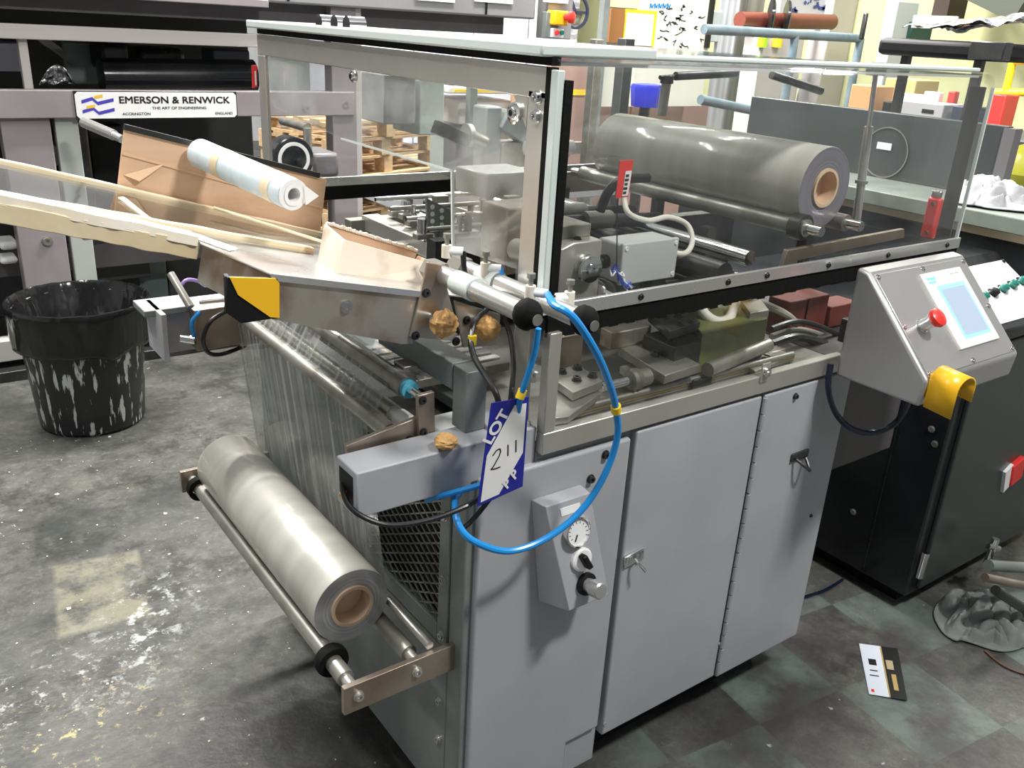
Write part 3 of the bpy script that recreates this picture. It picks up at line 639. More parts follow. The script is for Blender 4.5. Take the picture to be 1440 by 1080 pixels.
# ---- works behind the infeed pane
pp = yplate([(600, 278), (636, 296), (638, 352), (602, 336)], .75, .008, 'perforated_plate', green_grey, mach)
for i in range(2):
    for j in range(5):
        q = P(608+i*13, 291+i*5+j*10, y=.75); B().cyl(q+V((0, -.0015, 0)), q+V((0, .001, 0)), .006, n=10).done('plate_hole', white, pp)
for k in range(5):
    b = B(); x0 = .30+k*.09; b.box(x0, x0+.05, .66, 1.0, 1.12+.012*(k % 2), 1.16+.012*(k % 2)); b.done('cross_slide', (steel, dull_alu, dark_steel)[k % 3], mach, bev=.003)
b = B(); b.box(.26, .90, .98, 1.02, 1.11, 1.15); b.done('rear_rail', dull_alu, mach, bev=.002)
b = B(); b.box(.26, .90, .74, .77, 1.10, 1.14); b.done('rear_rail', steel, mach, bev=.002)
for x, y, z in ((.52, .72, 1.17), (.60, .70, 1.21), (.48, .86, 1.19), (.66, .9, 1.2)):
    rod((x, y, z), (x, y+.10, z), .014, 'spindle', chrome, mach); b = B(); b.box(x-.02, x+.02, y+.02, y+.045, 1.10, z+.03); b.done('spindle_bracket', dull_alu, mach, bev=.002)
b = B(); b.box(.62, .80, .88, 1.04, 1.20, 1.27); b.done('gear_cover', green_grey, mach, bev=.006)
rod(P(725, 350, y=.30), P(745, 356, y=.25), .022, 'pinch_roller', dull_alu, mach); rod(P(735, 353, y=.26), P(765, 362, y=.2), .010, 'roller_axle', chrome, mach)
b = B(); b.lathe((.78, .92, 1.33), (1, -.05, 0), [(0, .022), (.05, .024), (.07, .016), (.12, .012), (.13, .02), (.16, .02)], 18); b.done('air_chuck', white, mach)
for y in (.45, .55):
    rod((.55, y, 1.23), (.86, y, 1.215), .017, 'drive_shaft', dark_steel, mach); rod((.60, y-.01, 1.232), (.68, y-.01, 1.23), .022, 'shaft_sleeve', dull_alu, mach)
b = B(); b.box(.36, .50, .42, .52, 1.13, 1.28); b.done('gear_box', steel_br, mach, bev=.004)
# ---------------------------------------------------------------- hood fittings
st = P(1232, 100, y=.2); sb = P(1204, 312, y=.2)
b = B(); b.cyl(sb, sb*.35+st*.65, .011); b.cyl(sb*.35+st*.65, st, .006); gs = b.done('gas_strut', steel_x, hood)
b = B(); b.cyl(sb*.72+st*.28-V((0, 0, .004)), sb*.72+st*.28+V((0, 0, .004)), .016); b.done('strut_collar', dull_alu, gs)
b = B(); b.box(st.x-.03, st.x+.03, .19, .21, st.z-.01, st.z+.02); b.done('strut_bracket', dark_steel, gs, bev=.002)
b = B(); b.cyl(P(928, 109, y=1.05), P(955, 107, y=1.05), .007); b.cyl(P(950, 107, y=1.05), P(1035, 103, y=1.05), .014); b.done('gas_strut', dark_steel, hood)
b = B(); b.cyl(P(1085, 105, y=.9), P(1155, 128, y=.85), .014); b.done('gas_strut', dark_steel, hood)
a0, a1 = P(938, 112, y=1.05), P(930, 163, y=1.05)
b = B(); b.cyl(a0, a1, .016); ac = b.done('lift_cylinder', dull_alu, hood); b = B(); b.cyl(a0+V((0, 0, .012)), a0-V((0, 0, .012)), .022); b.done('cylinder_cap', dark_steel, ac)
rt = thing('interlock_switch', (1.465, .07, 1.2), 'red interlock block on the hood end pane above the console', 'switch')
b = B(); b.box(1.455, 1.476, .05, .085, 1.195, 1.30); b.done('switch_body', red, rt, bev=.006)
b = B(); b.box(1.458, 1.473, .055, .08, 1.30, 1.318); b.done('switch_clip', chrome, rt, bev=.003)
bolt((1.455, .067, 1.21), (-1, 0, 0), .004, .003, chrome, rt); bolt((1.455, .067, 1.285), (-1, 0, 0), .004, .003, chrome, rt)
# red hang tag on a string
kt = thing('safety_tag', P(870, 280, y=.03), 'red and white printed tag hanging from a string inside the hood', 'tag')
q = [P(872, 226, y=.03), P(891, 225, y=.03), P(884, 277, y=.03), P(866, 279, y=.03)]
b = B(); b.prism(q, (0, .0015, 0)); b.done('tag_card', red, kt, bev=.0004)
q = [P(880, 241, y=.029), P(888.5, 240, y=.029), P(883, 275, y=.029), P(875, 276, y=.029)]
b = B(); b.prism(q, (0, .0008, 0)); b.done('tag_label', white, kt)
for k in range(5):
    c_ = P(882.5-k*1.0, 247+k*6, y=.0285); b = B(); b.ob(c_, (.0035+.001*(k % 2), 0, 0), (0, .0003, 0), (0, 0, .0022)); b.done('label_print', sign_black, kt)
B().tube([P(868, 280, y=.03), P(868, 320, y=.03), P(867, 375, y=.03)], .0012, 5).done('string', sign_black, kt)
r2 = P(357, 92, y=1.2); rt2 = thing('safety_tag', r2, 'small red tag on the far hood stile by the name plate', 'tag')
b = B(); b.prism([P(354, 92, y=1.2), P(361, 91, y=1.2), P(362, 122, y=1.2), P(355, 124, y=1.2)], (0, .002, 0)); b.done('tag_card', red, rt2)
b = B(); b.prism([P(358, 100, y=1.199), P(360, 100, y=1.199), P(361, 120, y=1.199), P(359, 120, y=1.199)], (0, .0006, 0)); b.done('label_print', white, rt2)

# small fittings on the works behind the infeed pane and on the bed
rw = random.Random(21)
for k in range(16):
    x, y = rw.uniform(.28, .86), rw.uniform(.64, 1.0); z = 1.165
    b = B(); b.cyl((x, y, z), (x, y, z+rw.uniform(.02, .06)), rw.uniform(.005, .012), n=12); b.done('adjuster_post', (chrome, dull_alu, dark_steel)[k % 3], mach)
    b = B(); b.box(x-.02, x+.025, y-.012, y+.012, z, z+.014); b.done('clamp_piece', (dull_alu, steel, black)[k % 3], mach, bev=.002)
for k in range(4):
    y = .68+.08*k; rod((.30, y, 1.185+.01*k), (.80, y, 1.18+.01*k), .006, 'tie_bar', chrome if k % 2 else dull_alu, mach)
for k in range(10):
    x, y = rw.uniform(.60, 1.06), rw.uniform(.06, .20)
    b = B(); b.box(x-.03, x+.03, y-.015, y+.015, .932, .932+rw.uniform(.01, .03)); o = b.done('bed_block', (steel_st, dull_alu, dark_steel)[k % 3], mach, bev=.002)
# ================================================================ infeed chute
chu = thing('infeed_chute', (-.2, .3, 1.14), 'sloping steel infeed chute with clear tray and taped edges', 'chute')
O_ = V((-.04, .1, 1.226)); cu_ = V((-.254, 0, .058)).normalized(); cn = V((cu_.z, 0, -cu_.x))
def C_(u, y, n=0): p = O_+cu_*u+cn*n; return V((p.x, y, p.z))
# steel trough section
b = B(); b.prism([C_(0, .1), C_(.267, .1), C_(.267, .1, -.066), C_(.02, .1, -.092), C_(0, .1, -.09)], (0, .003, 0)); fr = b.done('front_skin', steel_st, chu)
bolt(P(487, 431, y=.1), (0, -1, 0), .008, .006, chrome, fr)
b = B(); b.prism([C_(-.14, .098), C_(.27, .098), C_(.318, .28), C_(.29, .40), C_(-.10, .56), C_(-.14, .45)], cn*.002); b.done('slide_sheet', steel_x, chu)
b = B(); b.bar(C_(0, .098, -.002), C_(.27, .098, -.002), .006, .010); b.done('front_lip', steel_x, chu)
b = B(); b.prism([C_(.267, .1), C_(.315, .275), C_(.315, .275, -.06), C_(.267, .1, -.066)], (.004, 0, 0)); b.done('end_skin', steel_st, chu)
b = B(); b.prism([C_(.0, .102, -.088), C_(.262, .102, -.064), C_(.31, .28, -.06), C_(.0, .5, -.09)], (0, 0, -.002)); b.done('underside', green_grey, chu)
# yellow and black corner guard
yg = [P(323, 390, y=.092), P(388, 392, y=.092), P(393, 398, y=.092), P(393, 447, y=.092), P(380, 446, y=.092), P(335, 415, y=.092)]
b = B(); b.prism([P(320, 390, y=.094), P(390, 392, y=.094), P(393, 398, y=.094), P(393, 447, y=.094), P(340, 455, y=.094), P(318, 440, y=.094)], (0, .010, 0)); cg = b.done('corner_guard', black, chu, bev=.001)
b = B(); b.prism(yg, (0, .003, 0)); b.done('yellow_face', yellow, cg)
b = B(); b.prism([P(318, 392, y=.104), P(318, 440, y=.104), P(316, 438, y=.16), P(314, 385, y=.16)], (.006, 0, 0)); b.done('guard_return', black, cg)
# clear tray and taped rails
N0, N1 = P(-30, 278, y=.28), P(272, 338, y=.28)
I0, I1 = P(-30, 268, y=.36), P(440, 352, y=.33)
F0, F1 = P(-30, 222, y=.58), P(480, 338, y=.56)
b = B(); b.prism([N0, N1, C_(.05, .30, .004), C_(-.08, .54, .004), F1, F0], (0, 0, .003)); b.done('clear_tray', clear, chu, smooth=False)
def rail(p0, p1, w, h, m, name, k=14, j=.004):
    """hand-wrapped tape rail: one strip with wavy edges"""
    p0, p1 = V(p0), V(p1); b = B(); sd_ = random.Random(name+str(w)).random()*50; d = p1-p0; k = 40
    a_ = d.normalized(); side = a_.cross(V((0, 0, 1))).normalized(); u_ = side.cross(a_); vs = []
    for i in range(k+1):
        t = i/k; c = p0+d*t+u_*j*.4*noise.noise(V((t*9, sd_, 0)))
        w0 = w/2*(1+.22*noise.noise(V((t*14, sd_, 3)))); w1 = w/2*(1+.22*noise.noise(V((t*14, sd_, 6)))); hh = h/2*(1+.12*noise.noise(V((t*7, sd_, 9))))
        vs += [c-side*w0-u_*hh, c+side*w1-u_*hh, c+side*w1*.9+u_*hh, c-side*w0*.9+u_*hh]
    fs = [(4*i+q, 4*i+(q+1) % 4, 4*i+4+(q+1) % 4, 4*i+4+q) for i in range(k) for q in range(4)]+[(3, 2, 1, 0), (4*k, 4*k+1, 4*k+2, 4*k+3)]
    b.add(vs, fs); return b.done(name, m, chu, bev=.001)
rail(N0+V((0, 0, .006)), N1+V((0, 0, .004)), .05, .016, tape_w, 'taped_rail')
rail(N0+V((0, -.02, -.012)), N1+V((0, -.02, -.012)), .010, .028, tape, 'taped_rail')
rail(I0, I1, .018, .010, tape, 'tape_strip')
rail(F0, F1, .022, .014, tape, 'taped_rail')
rail(P(300, 292, y=.50), P(470, 345, y=.42), .014, .004, tape, 'tape_strip', 8, .001)
rail(P(170, 278, y=.5), P(250, 340, y=.31), .012, .004, tape_w, 'tape_strip', 8, .001)
b = B(); b.prism([P(62, 318, y=.262), P(135, 330, y=.262), P(140, 336, y=.262), P(118, 338, y=.262), P(112, 334, y=.262), P(70, 326, y=.262)], (0, .004, 0)); b.done('loose_tape', tape, chu)
rail(P(268, 330, y=.284), P(330, 352, y=.20), .02, .003, steel_x, 'bright_strip', 4, .0)
# ---- end plates and pusher cylinders
p1 = yplate([(602, 369), (621, 373), (641, 452), (642, 480), (577, 474)], .094, .006, 'end_plate', steel_st, chu)
p2 = yplate([(640, 423), (662, 430), (704, 442), (700, 486), (652, 489)], .11, .006, 'end_plate', steel_st, chu)
for px, py in ((599, 412), (584, 472), (641, 480)): bolt(P(px, py, y=.094), (0, -1, 0), .006, .005, dark_steel, p1)
bolt(P(656, 450, y=.11), (0, -1, 0), .006, .005, dark_steel, p2)
def air_cyl(x, z, y0, y1, tip):
    b = B(); b.cyl((x, y0, z), (x, y1, z), .0165, n=22); c = b.done('pusher_cylinder', steel_x, chu)
    b = B(); b.lathe((x, y0-.0, z), (0, -1, 0), [(-.03, .021), (.012, .021), (.012, .017)], 6); b.done('hex_nut', dull_alu, c)
    b = B(); b.cyl((x, y0-.115, z), (x, y0-.06, z), .020, n=12); b.done('clamp_sleeve', acr_edge, c)
    b = B(); b.ball((x, y1-.01, z), .024, 14, 10, lambda d: 1+.10*noise.noise(d*4)); cp = b.done('end_boot', rubber, c)
    b = B(); b.cyl((x, y1-.036, z-.002), (x, y1-.034, z-.002), .009, n=12); b.done('boot_tip', dull_alu, cp)
    return c
ca = air_cyl(-.002, 1.252, .115, -.13, 1)
cb_ = air_cyl(.112, 1.226, .21, -.13, 1)
def valve(p, d, m=white, par=None):
    p = V(p); b = B(); b.cyl(p, p+V((0, 0, .022)), .009, n=12); v = b.done('push_fitting', tape_w, chu)
    b = B(); b.cyl(p+V((0, 0, .022)), p+V((0, 0, .036)), .004, n=8); b.cyl(p+V((0, 0, .034)), p+V((0, 0, .042)), .007, n=10); b.done('fitting_screw', dull_alu, v)
    b = B(); b.cyl(p+V((0, 0, .012)), p+V((0, 0, .012))+V(d)*.028, .008, n=12); b.done('fitting_port', white, v); return p+V((0, 0, .012))+V(d)*.028
f1 = valve(P(628, 362, y=.13), (.8, -.6, 0)); f2 = valve(P(682, 386, y=.12), (.8, -.6, 0)); f3 = valve(P(745, 420, y=-.06), (.8, -.55, -.1)); f4 = valve(P(800, 428, y=-.07), (-.8, .3, 0))
# ---- crumpled brown paper round the knobs
def crumple(c, r, label, seed, flat=1.):
    o = B().ball((0, 0, 0), r, 28, 20, lambda d: .86+.34*abs(noise.noise(d*1.9+V((seed, 0, 0))))+.16*abs(noise.noise(d*5+V((0, seed, 0))))+.05*noise.noise(d*13))
    o.v = [V(c)+V((p.x, p.y, p.z*flat)) for p in o.v]
    return tag(o.done('crumpled_paper', brown_paper), label, 'paper')
k1, k2 = P(625, 455, y=.062), P(685, 462, y=.07)
crumple(k1, .0235, 'ball of crumpled brown paper on the steel end plate bolt', 3.1)
crumple(k2, .0225, 'ball of crumpled brown paper behind the hanging black hose', 9.7)
rod(k1+V((-.02, .005, .006)), k1+V((.0, .036, .004)), .006, 'knob_stud', chrome, chu); rod(k2+V((-.012, .005, .008)), k2+V((0, .042, .006)), .006, 'knob_stud', chrome, chu)
kp = P(627, 624, z=.985)
crumple((kp.x, kp.y, .990), .021, 'scrap of crumpled brown paper lying on the grey beam', 5.5, .62)
# ---- cardboard box on the chute
cbx = thing('cardboard_box', C_(.02, .25, .003), 'open flattened cardboard box wedged on the steel chute', 'box')
yb0 = .17
def sheet(q, off, nm, m, par, bev=0):
    b = B(); b.prism(q, off); return b.done(nm, m, par, bev=bev)
lite = mat('bleached_card', (.76, .66, .54), .5, col2=(.46, .33, .22), scale=11, lo=.55, hi=.75)
A0, A1, A1t, A0t = P(473, 398, y=yb0), P(603, 412, y=yb0), P(618, 374, y=yb0+.02), P(486, 338, y=yb0+.02)
dY = V((.012, .10, -.006))
sheet([A0, A1, A1t, A0t], (0, .004, 0), 'front_flap', lite, cbx)
sheet([A0t+dY+V((0, 0, .012)), A1t+dY+V((0, 0, .008)), A1+dY, A0+dY], (0, .004, 0), 'rear_flap', card, cbx)
sheet([A0, A0t, A0t+dY+V((0, 0, .012)), A0+dY], (-.004, 0, 0), 'side_flap', lite, cbx)
sheet([A1, A1t, A1t+dY, A1+dY], (.004, 0, 0), 'side_flap', card, cbx)
i_ = V((.008, .012, 0)); j_ = V((-.008, .012, 0)); k_ = V((0, -.008, 0))
sheet([A0*.5+A0t*.5+i_, A1*.5+A1t*.5+j_, A1*.5+A1t*.5+dY+V((-.008, 0, 0))+k_, A0*.5+A0t*.5+dY+V((.008, 0, 0))+k_], (0, 0, .003), 'inner_flap', card_in, cbx)
b = B(); r_ = random.Random(4)
for i in range(46):
    t = i/46; p = (A0t+dY+V((0, 0, .012)))*(1-t)+(A1t+dY+V((0, 0, .008)))*t; b.bar(p, p+V((.004, .002*(r_.random()-.5), .002+.004*r_.random())), .005, .004)
b.done('frayed_edge', tape_w, cbx)
# ---- cardboard board and paper roll behind the chute
cb = thing('cardboard_sheet', P(300, 330, y=.585), 'upright brown cardboard sheet with black top edge behind the chute', 'cardboard')
Q = [P(175, 180, y=.59), P(459, 252, y=.59), P(448, 345, y=.59), P(440, 372, y=.59), P(160, 312, y=.59)]
sheet(Q, (0, .005, 0), 'board', card, cb)
b = B(); b.bar(Q[0]+V((0, .002, .002)), Q[1]*.96+Q[0]*.04+V((0, .002, .004)), .012, .010); b.done('edge_strip', sign_black, cb)
sheet([P(174, 246, y=.588), P(232, 230, y=.588), P(210, 246, y=.584), P(196, 255, y=.58)], (0, .001, 0), 'torn_flap', mat('torn_card', (.62, .42, .26), .7), cb)
for a, c_ in (((172, 216), (452, 292)), ((168, 262), (300, 300))):
    b = B(); b.bar(P(*a, y=.5892), P(*c_, y=.5892), .002, .004); b.done('crease', MT['torn_card'], cb)
pr = thing('paper_roll', P(350, 270, y=.40), 'pale blue wrapped paper roll lying out from the cardboard sheet', 'paper roll')
r0, r1 = P(282, 216, y=.575), P(413, 274, y=.27); dr = (r1-r0).normalized(); Lr = (r1-r0).length
wrap = mat('pale_blue_wrap', (.62, .70, .74), .6, col2=(.54, .63, .68), scale=40)
b = B(); b.lathe(r0, dr, [(0, .027), (Lr-.004, .027)], 36); b.f = b.f[:-2]; b.done('wrapper', wrap, pr)
b = B(); b.lathe(r0, dr, [(.0, .012), (.0, .0265), (Lr, .0265), (Lr, .012)], 36, True); b.done('paper_winding', white, pr)
b = B(); b.lathe(r0, dr, [(Lr-.01, .012), (Lr+.0015, .012), (Lr+.0015, .0185), (Lr+.0005, .0185)], 30); b.f = b.f[:-2]; b.done('paper_layers', white_paper, pr)
for t in (.26, .80):
    b = B(); b.lathe(r0+dr*Lr*t, dr, [(0, .0275), (.025, .0275)], 36); b.f = b.f[:-2]; b.done('tape_band', tape, pr)
b = B(); b.prism([r1+V((.018, 0, .016)), r1+V((.020, 0, -.018)), r1+V((.044, 0, -.004))], dr*.002); b.done('paper_tail', white_paper, pr)
b = B(); b.cyl(r0-dr*.03, r0+dr*(Lr*.6), .010, n=14); b.done('mandrel', kraft, pr)
# ================================================================ hoses
def hose(pts, r, m, label, name='air_hose', band=None):
    b = B(); b.tube(pts, r, 10, 8); o = b.done(name, m); tag(o, label, 'hose')
    if band is not None:
        for p, d in band:
            bb_ = B(); d = V(d).normalized(); bb_.cyl(V(p)-d*.008, V(p)+d*.008, r*1.45, n=12); k = bb_.done('marker_band', yellow_tag, o)
    return o
H1 = [f3, P(780, 429, y=-.15), P(806, 446, y=-.185), P(838, 495, y=-.185), P(857, 540, y=-.165), P(866, 575, y=-.15), P(868, 615, y=-.14), P(850, 668, y=-.13), P(818, 717, y=-.12), P(770, 756, y=-.11), P(716, 775, y=-.10), P(668, 762, y=-.085), P(645, 738, y=-.06), P(640, 705, y=-.02), P(648, 690, y=.0)]
hose(H1, .0062, blue_hose, 'bright blue air hose looping down in front of the grey cabinet', band=[(P(866.3, 575, y=-.15), P(867, 585, y=-.145)-P(865, 565, y=-.153))])
hose([f2, P(706, 394, y=.09), P(722, 404, y=.08), P(742, 411, y=.06)], .0055, blue_hose, 'short blue air hose between the two pusher cylinder fittings')
hose([P(757, 462, y=-.125), P(752, 495, y=-.12), P(742, 528, y=-.11), P(733, 556, y=-.10), P(728, 580, y=-.085)], .0052, blue_hose, 'blue air hose dropping from the black boot to the lot card', band=[(P(733, 554, y=-.10), P(730, 562, y=-.10)-P(736, 546, y=-.1))])
hose([P(684, 436, y=.08), P(668, 452, y=.05), P(662, 478, y=.03), P(667, 502, y=.01), P(682, 528, y=-.02), P(698, 555, y=-.05), P(703, 580, y=-.06)], .0052, black_hose, 'black air hose with yellow marker band in front of the paper balls', band=[(P(664, 478, y=.03), (0, .0, 1))])
hose([P(706, 440, y=.08), P(717, 470, y=.05), P(722, 510, y=0), P(720, 545, y=-.04), P(717, 575, y=-.06)], .0048, black_hose, 'black air hose hanging beside the hood post')
hose([f1, P(654, 384, y=.10), P(664, 392, y=.08)], .005, black_hose, 'short black air hose at the pusher cylinder')
hose([f4, P(775, 420, y=-.03), P(758, 418, y=0), P(735, 414, y=.03), P(716, 418, y=.06)], .0045, black_hose, 'thin black air hose crossing behind the hood corner')
hose([P(484, 655, y=.1), P(482, 690, y=.04), P(500, 720, y=.0), P(545, 738, y=-.03), P(600, 732, y=-.05), P(655, 712, y=-.06), P(690, 690, y=-.055)], .0048, black_hose, 'black air hose sagging below the grey beam end')
hose([P(485, 662, y=.1), P(480, 678, y=.07), P(484, 697, y=.04)], .0042, blue_hose, 'thin blue air hose at the grey beam end', band=[(P(484, 697, y=.04), (.3, 0, -1))])
hose([P(690, 678, y=-.05), P(655, 688, y=-.03), P(622, 697, y=-.005), P(600, 703, y=.03)], .0055, blue_hose, 'blue air hose passing behind the lot card')
hose([P(690, 700, y=-.06), P(670, 725, y=-.05), P(652, 742, y=-.045), P(645, 735, y=-.045)], .0045, black_hose, 'black air hose joining the blue loop at the cabinet corner')
hose([P(330, 432, y=.84), P(298, 450, y=.82), P(286, 475, y=.82), P(292, 495, y=.83), P(312, 498, y=.85), P(345, 486, y=.9)], .0052, black_hose, 'black air hose curling below the sensor bracket')
hose([P(282, 438, y=.85), P(270, 452, y=.85), P(272, 470, y=.86), P(278, 478, y=.87)], .0045, blue_hose, 'thin blue air hose at the sensor bracket', band=[(P(278, 477, y=.87), (.3, 0, -1))])
hose([P(252, 405, y=.92), P(262, 394, y=.92), P(278, 395, y=.93), P(290, 402, y=.95), P(305, 396, y=.97)], .004, mat('violet_cable', (.25, .16, .45), .4), 'violet sensor cable arching over the sensor bracket', 'sensor_cable')
hose([P(1168, 512, y=-.03), P(1165, 545, y=-.04), P(1175, 580, y=-.06), P(1198, 603, y=-.09), P(1232, 608, y=-.12), P(1262, 592, y=-.15), P(1278, 562, y=-.18)], .0075, mat('navy_cable', (.008, .012, .03), .2), 'thick navy cable sagging below the touchscreen console', 'console_cable')
# ================================================================ LOT card
lt_ = thing('lot_card', P(672, 712, y=-.075), 'white and blue lot card with a handwritten number hanging from the hoses', 'lot card')
q0, q1, q3 = P(691, 567, y=-.092), P(744, 558, y=-.092), P(671, 713, y=-.078)
ln_ = (q1-q0).cross(q3-q0).normalized()
_r = P(735, 684, y=-.08)-CAM; q2 = CAM+_r*((q0-CAM).dot(ln_)/_r.dot(ln_))
if ln_.y > 0: ln_ = -ln_
def tp(u, v, h=0.): return (q0*(1-u)+q1*u)*(1-v)+(q3*(1-u)+q2*u)*v+ln_*h
b = B(); b.prism([tp(0, 0), tp(1, 0), tp(1, 1), tp(0, 1)], -ln_*.0012); b.done('card', sign_blue, lt_)
b = B(); b.add([tp(u, v, .0005) for u, v in ((.06, .50), (.62, .06), (.94, .06), (.94, .60), (.46, .965), (.06, .965))], [(0, 1, 2, 3, 4, 5)]); b.f = [tuple(f) for f in b.f]; b.done('white_field', white_paper, lt_, smooth=False)
def dirn(u0, v0, u1, v1): return (tp(u1, v1)-tp(u0, v0)).normalized()
ex = dirn(.06, .42, .58, .05); ey = (ln_.cross(ex)).normalized()
textobj('LOT', 'lot_lettering', white_paper, lt_, tp(.13, .40, .0006), ex, ey, .021, .060, 0, fat=.08)
ex = dirn(.1, .5, .9, .45); ey = ln_.cross(ex).normalized()
def stroke(pts, nm, w=.0022):
    b = B()
    for a, c_ in zip(pts[:-1], pts[1:]): b.bar(tp(*a, .0009), tp(*c_, .0009), w, .0005, ln_)
    b.done(nm, ink, lt_)
stroke([(.20, .52), (.28, .475), (.36, .47), (.385, .50), (.36, .545), (.25, .635), (.20, .655), (.30, .665), (.42, .665)], 'handwritten_digit')
stroke([(.55, .455), (.56, .50), (.575, .575)], 'handwritten_digit'); stroke([(.74, .43), (.75, .48), (.765, .565)], 'handwritten_digit')
ex = dirn(.66, .86, .95, .70); ey = ln_.cross(ex).normalized(); s45 = (ex*.5-ey*.87).normalized(); e45 = ln_.cross(s45).normalized()
textobj('P', 'emblem_letter', white_paper, lt_, tp(.64, .945, .0008), ex, ey, .018, .013, 0, skew=.25, fat=.09)
textobj('P', 'emblem_letter', white_paper, lt_, tp(.80, .875, .0008), ex, ey, .018, .013, 0, skew=.25, fat=.09)
B().tube([tp(.8, .06, .002), tp(.72, .03, -.01), tp(.75, -.04, -.02), P(722, 545, y=-.05)], .0015, 6).done('tie', sign_black, lt_)
# ================================================================ touchscreen console
hm = thing('touchscreen_console', (1.19, -.15, .94), 'wedge shaped stainless console with touchscreen, red stop button and yellow shroud', 'control console')
sat = mat('satin_stainless', (.56, .55, .55), .36, .75, col2=(.50, .49, .49), scale=3, rvar=.04)
X0, X1 = .99, 1.388
prf = [(-.045, .935), (-.045, 1.195), (-.075, 1.19), (-.262, .995), (-.255, .935)]
b = B(); b.prism([(X0, y, z) for y, z in prf], (X1-X0, 0, 0)); b.done('enclosure', sat, hm, bev=.008, seg=3)
s0, s1 = V((X0, -.075, 1.19)), V((X0, -.262, .995)); sd = (s1-s0); fn = V((0, sd.z, -sd.y)).normalized()
if fn.y > 0: fn = -fn
fu = V((1, 0, 0)); fv = -sd.normalized(); Ls = sd.length
def hpt(u, v, h=0.): return V((X0+(X1-X0)*u, 0, 0))+V((0, s0.y, s0.z))*1.0+sd*v+fn*h
b = B(); b.ob(hpt(.5, .5, .0008), fu*.187, fv*(Ls/2-.008), fn*.0012); lidp = b.done('face_plate', sat, hm, bev=.001)
for u, v in ((.05, .06), (.5, .06), (.95, .06), (.05, .52), (.95, .52), (.05, .94), (.5, .94), (.95, .94)): bolt(hpt(u, v, .002), fn, .005, .003, chrome, lidp, 'face_screw')
b = B(); b.ob(hpt(.64, .47, .004), fu*.086, fv*.097, fn*.004); sc_ = b.done('screen_bezel', mat('bezel_white', (.86, .86, .84), .35), hm, bev=.002)
b = B(); b.ob(hpt(.66, .50, .0085), fu*.058, fv*.068, fn*.0006); b.done('screen_border', mat('screen_border', (.25, .62, .72), .3, emit=((.35, .8, .95), .35)), sc_)
b = B(); b.ob(hpt(.66, .505, .0092), fu*.050, fv*.059, fn*.0006); b.done('screen', mat('screen_glass', (.30, .36, .45), .12, emit=((.38, .46, .60), .30)), sc_)
b = B(); b.ob(hpt(.50, .17, .0084), fu*.018, fv*.0035, fn*.0003); b.ob(hpt(.495, .205, .0084), fu*.015, fv*.003, fn*.0003); b.done('faded_print', mat('teal_ink', (.25, .62, .66), .5), sc_)
b = B(); b.ob(hpt(.735, .16, .0084), fu*.010, fv*.002, fn*.0003); b.ob(hpt(.79, .16, .0084), fu*.008, fv*.002, fn*.0003); b.done('faded_print', mat('pale_ink', (.5, .5, .48), .5), sc_)
e0 = hpt(.20, .55)
b = B(); b.lathe(e0, fn, [(0, .017), (.004, .017), (.005, .014), (.028, .013), (.030, .016), (.036, .016)], 20); es = b.done('stop_button', chrome, hm)
b = B(); b.lathe(e0, fn, [(.034, .012), (.036, .019), (.042, .022), (.050, .021), (.054, .014), (.055, 0)], 24); b.done('mushroom_head', red, es)
# yellow shroud
ysx, ysz = 1.02, .975
c0 = P(1318, 540, y=-.262); cx0, cz0 = c0.x, c0.z
w = .036; sh_ = []
b = B(); b.box(cx0-w, cx0+w, -.264, -.2605, cz0-.03, cz0+.03); ys = b.done('button_shroud', yellow, hm, bev=.002); ys['label'] = 'curved yellow shroud'
o1 = [(-w, -.045), (-w, .012)]+[(w*math.cos(math.radians(a)), .012+w*.8*math.sin(math.radians(a))) for a in range(165, -1, -15)]+[(w, -.02)]
b = B(); n_ = len(o1); vs = []
for (dx, dz) in o1: vs.append(V((cx0+dx, -.262, cz0+dz))); vs.append(V((cx0+dx, -.325, cz0+dz-.006)))
b.add(vs, [(2*i, 2*i+1, 2*i+3, 2*i+2) for i in range(n_-1)]); b.done('hood_band', yellow, ys, thick=.004)
b = B(); b.cyl((cx0, -.264, cz0), (cx0, -.285, cz0), .012); pb = b.done('push_button', black, hm)
b = B(); b.ball((cx0, -.29, cz0), .013); b.done('button_cap', black_gloss, pb)
# arm that carries the console
b = B(); b.box(1.12, 1.20, -.05, .05, .97, 1.03); b.done('console_arm', dark_steel, mach, bev=.003)
# ================================================================ hall
wall_m = mat('pale_hall_wall', (.50, .52, .52), .7, col2=(.44, .46, .46), scale=1.2)
struct(B().box(-7, 12, 11, 11.2, 0, 6).done('wall_back', wall_m, smooth=False))
struct(B().box(8.0, 8.2, -4, .2, 0, 6).done('wall_side', wall_m, smooth=False))
struct(B().box(8.0, 8.2, .2, 11, 0, 6).done('wall_right', mat('yellow_green_wall', (.52, .53, .28), .6, col2=(.46, .47, .25), scale=1.5), smooth=False))
struct(B().box(-7.2, -7, -4, 11, 0, 6).done('wall_left', wall_m, smooth=False))
struct(B().box(-7, 12, -4.2, -4, 0, 6).done('wall_front', mat('dark_front_wall', (.16, .17, .18), .7), smooth=False))
def bx(b, x0, y0, x1, y1, Y, dep):
    """box whose front face lies in plane y=Y between two photograph positions"""
    xm, ym = (x0+x1)/2, (y0+y1)/2
    a, c_, t, d = P(x0, ym, y=Y).x, P(x1, ym, y=Y).x, P(xm, y0, y=Y).z, P(xm, y1, y=Y).z
    return b.box(a, c_, Y, Y+dep, max(d, 0.002), t)
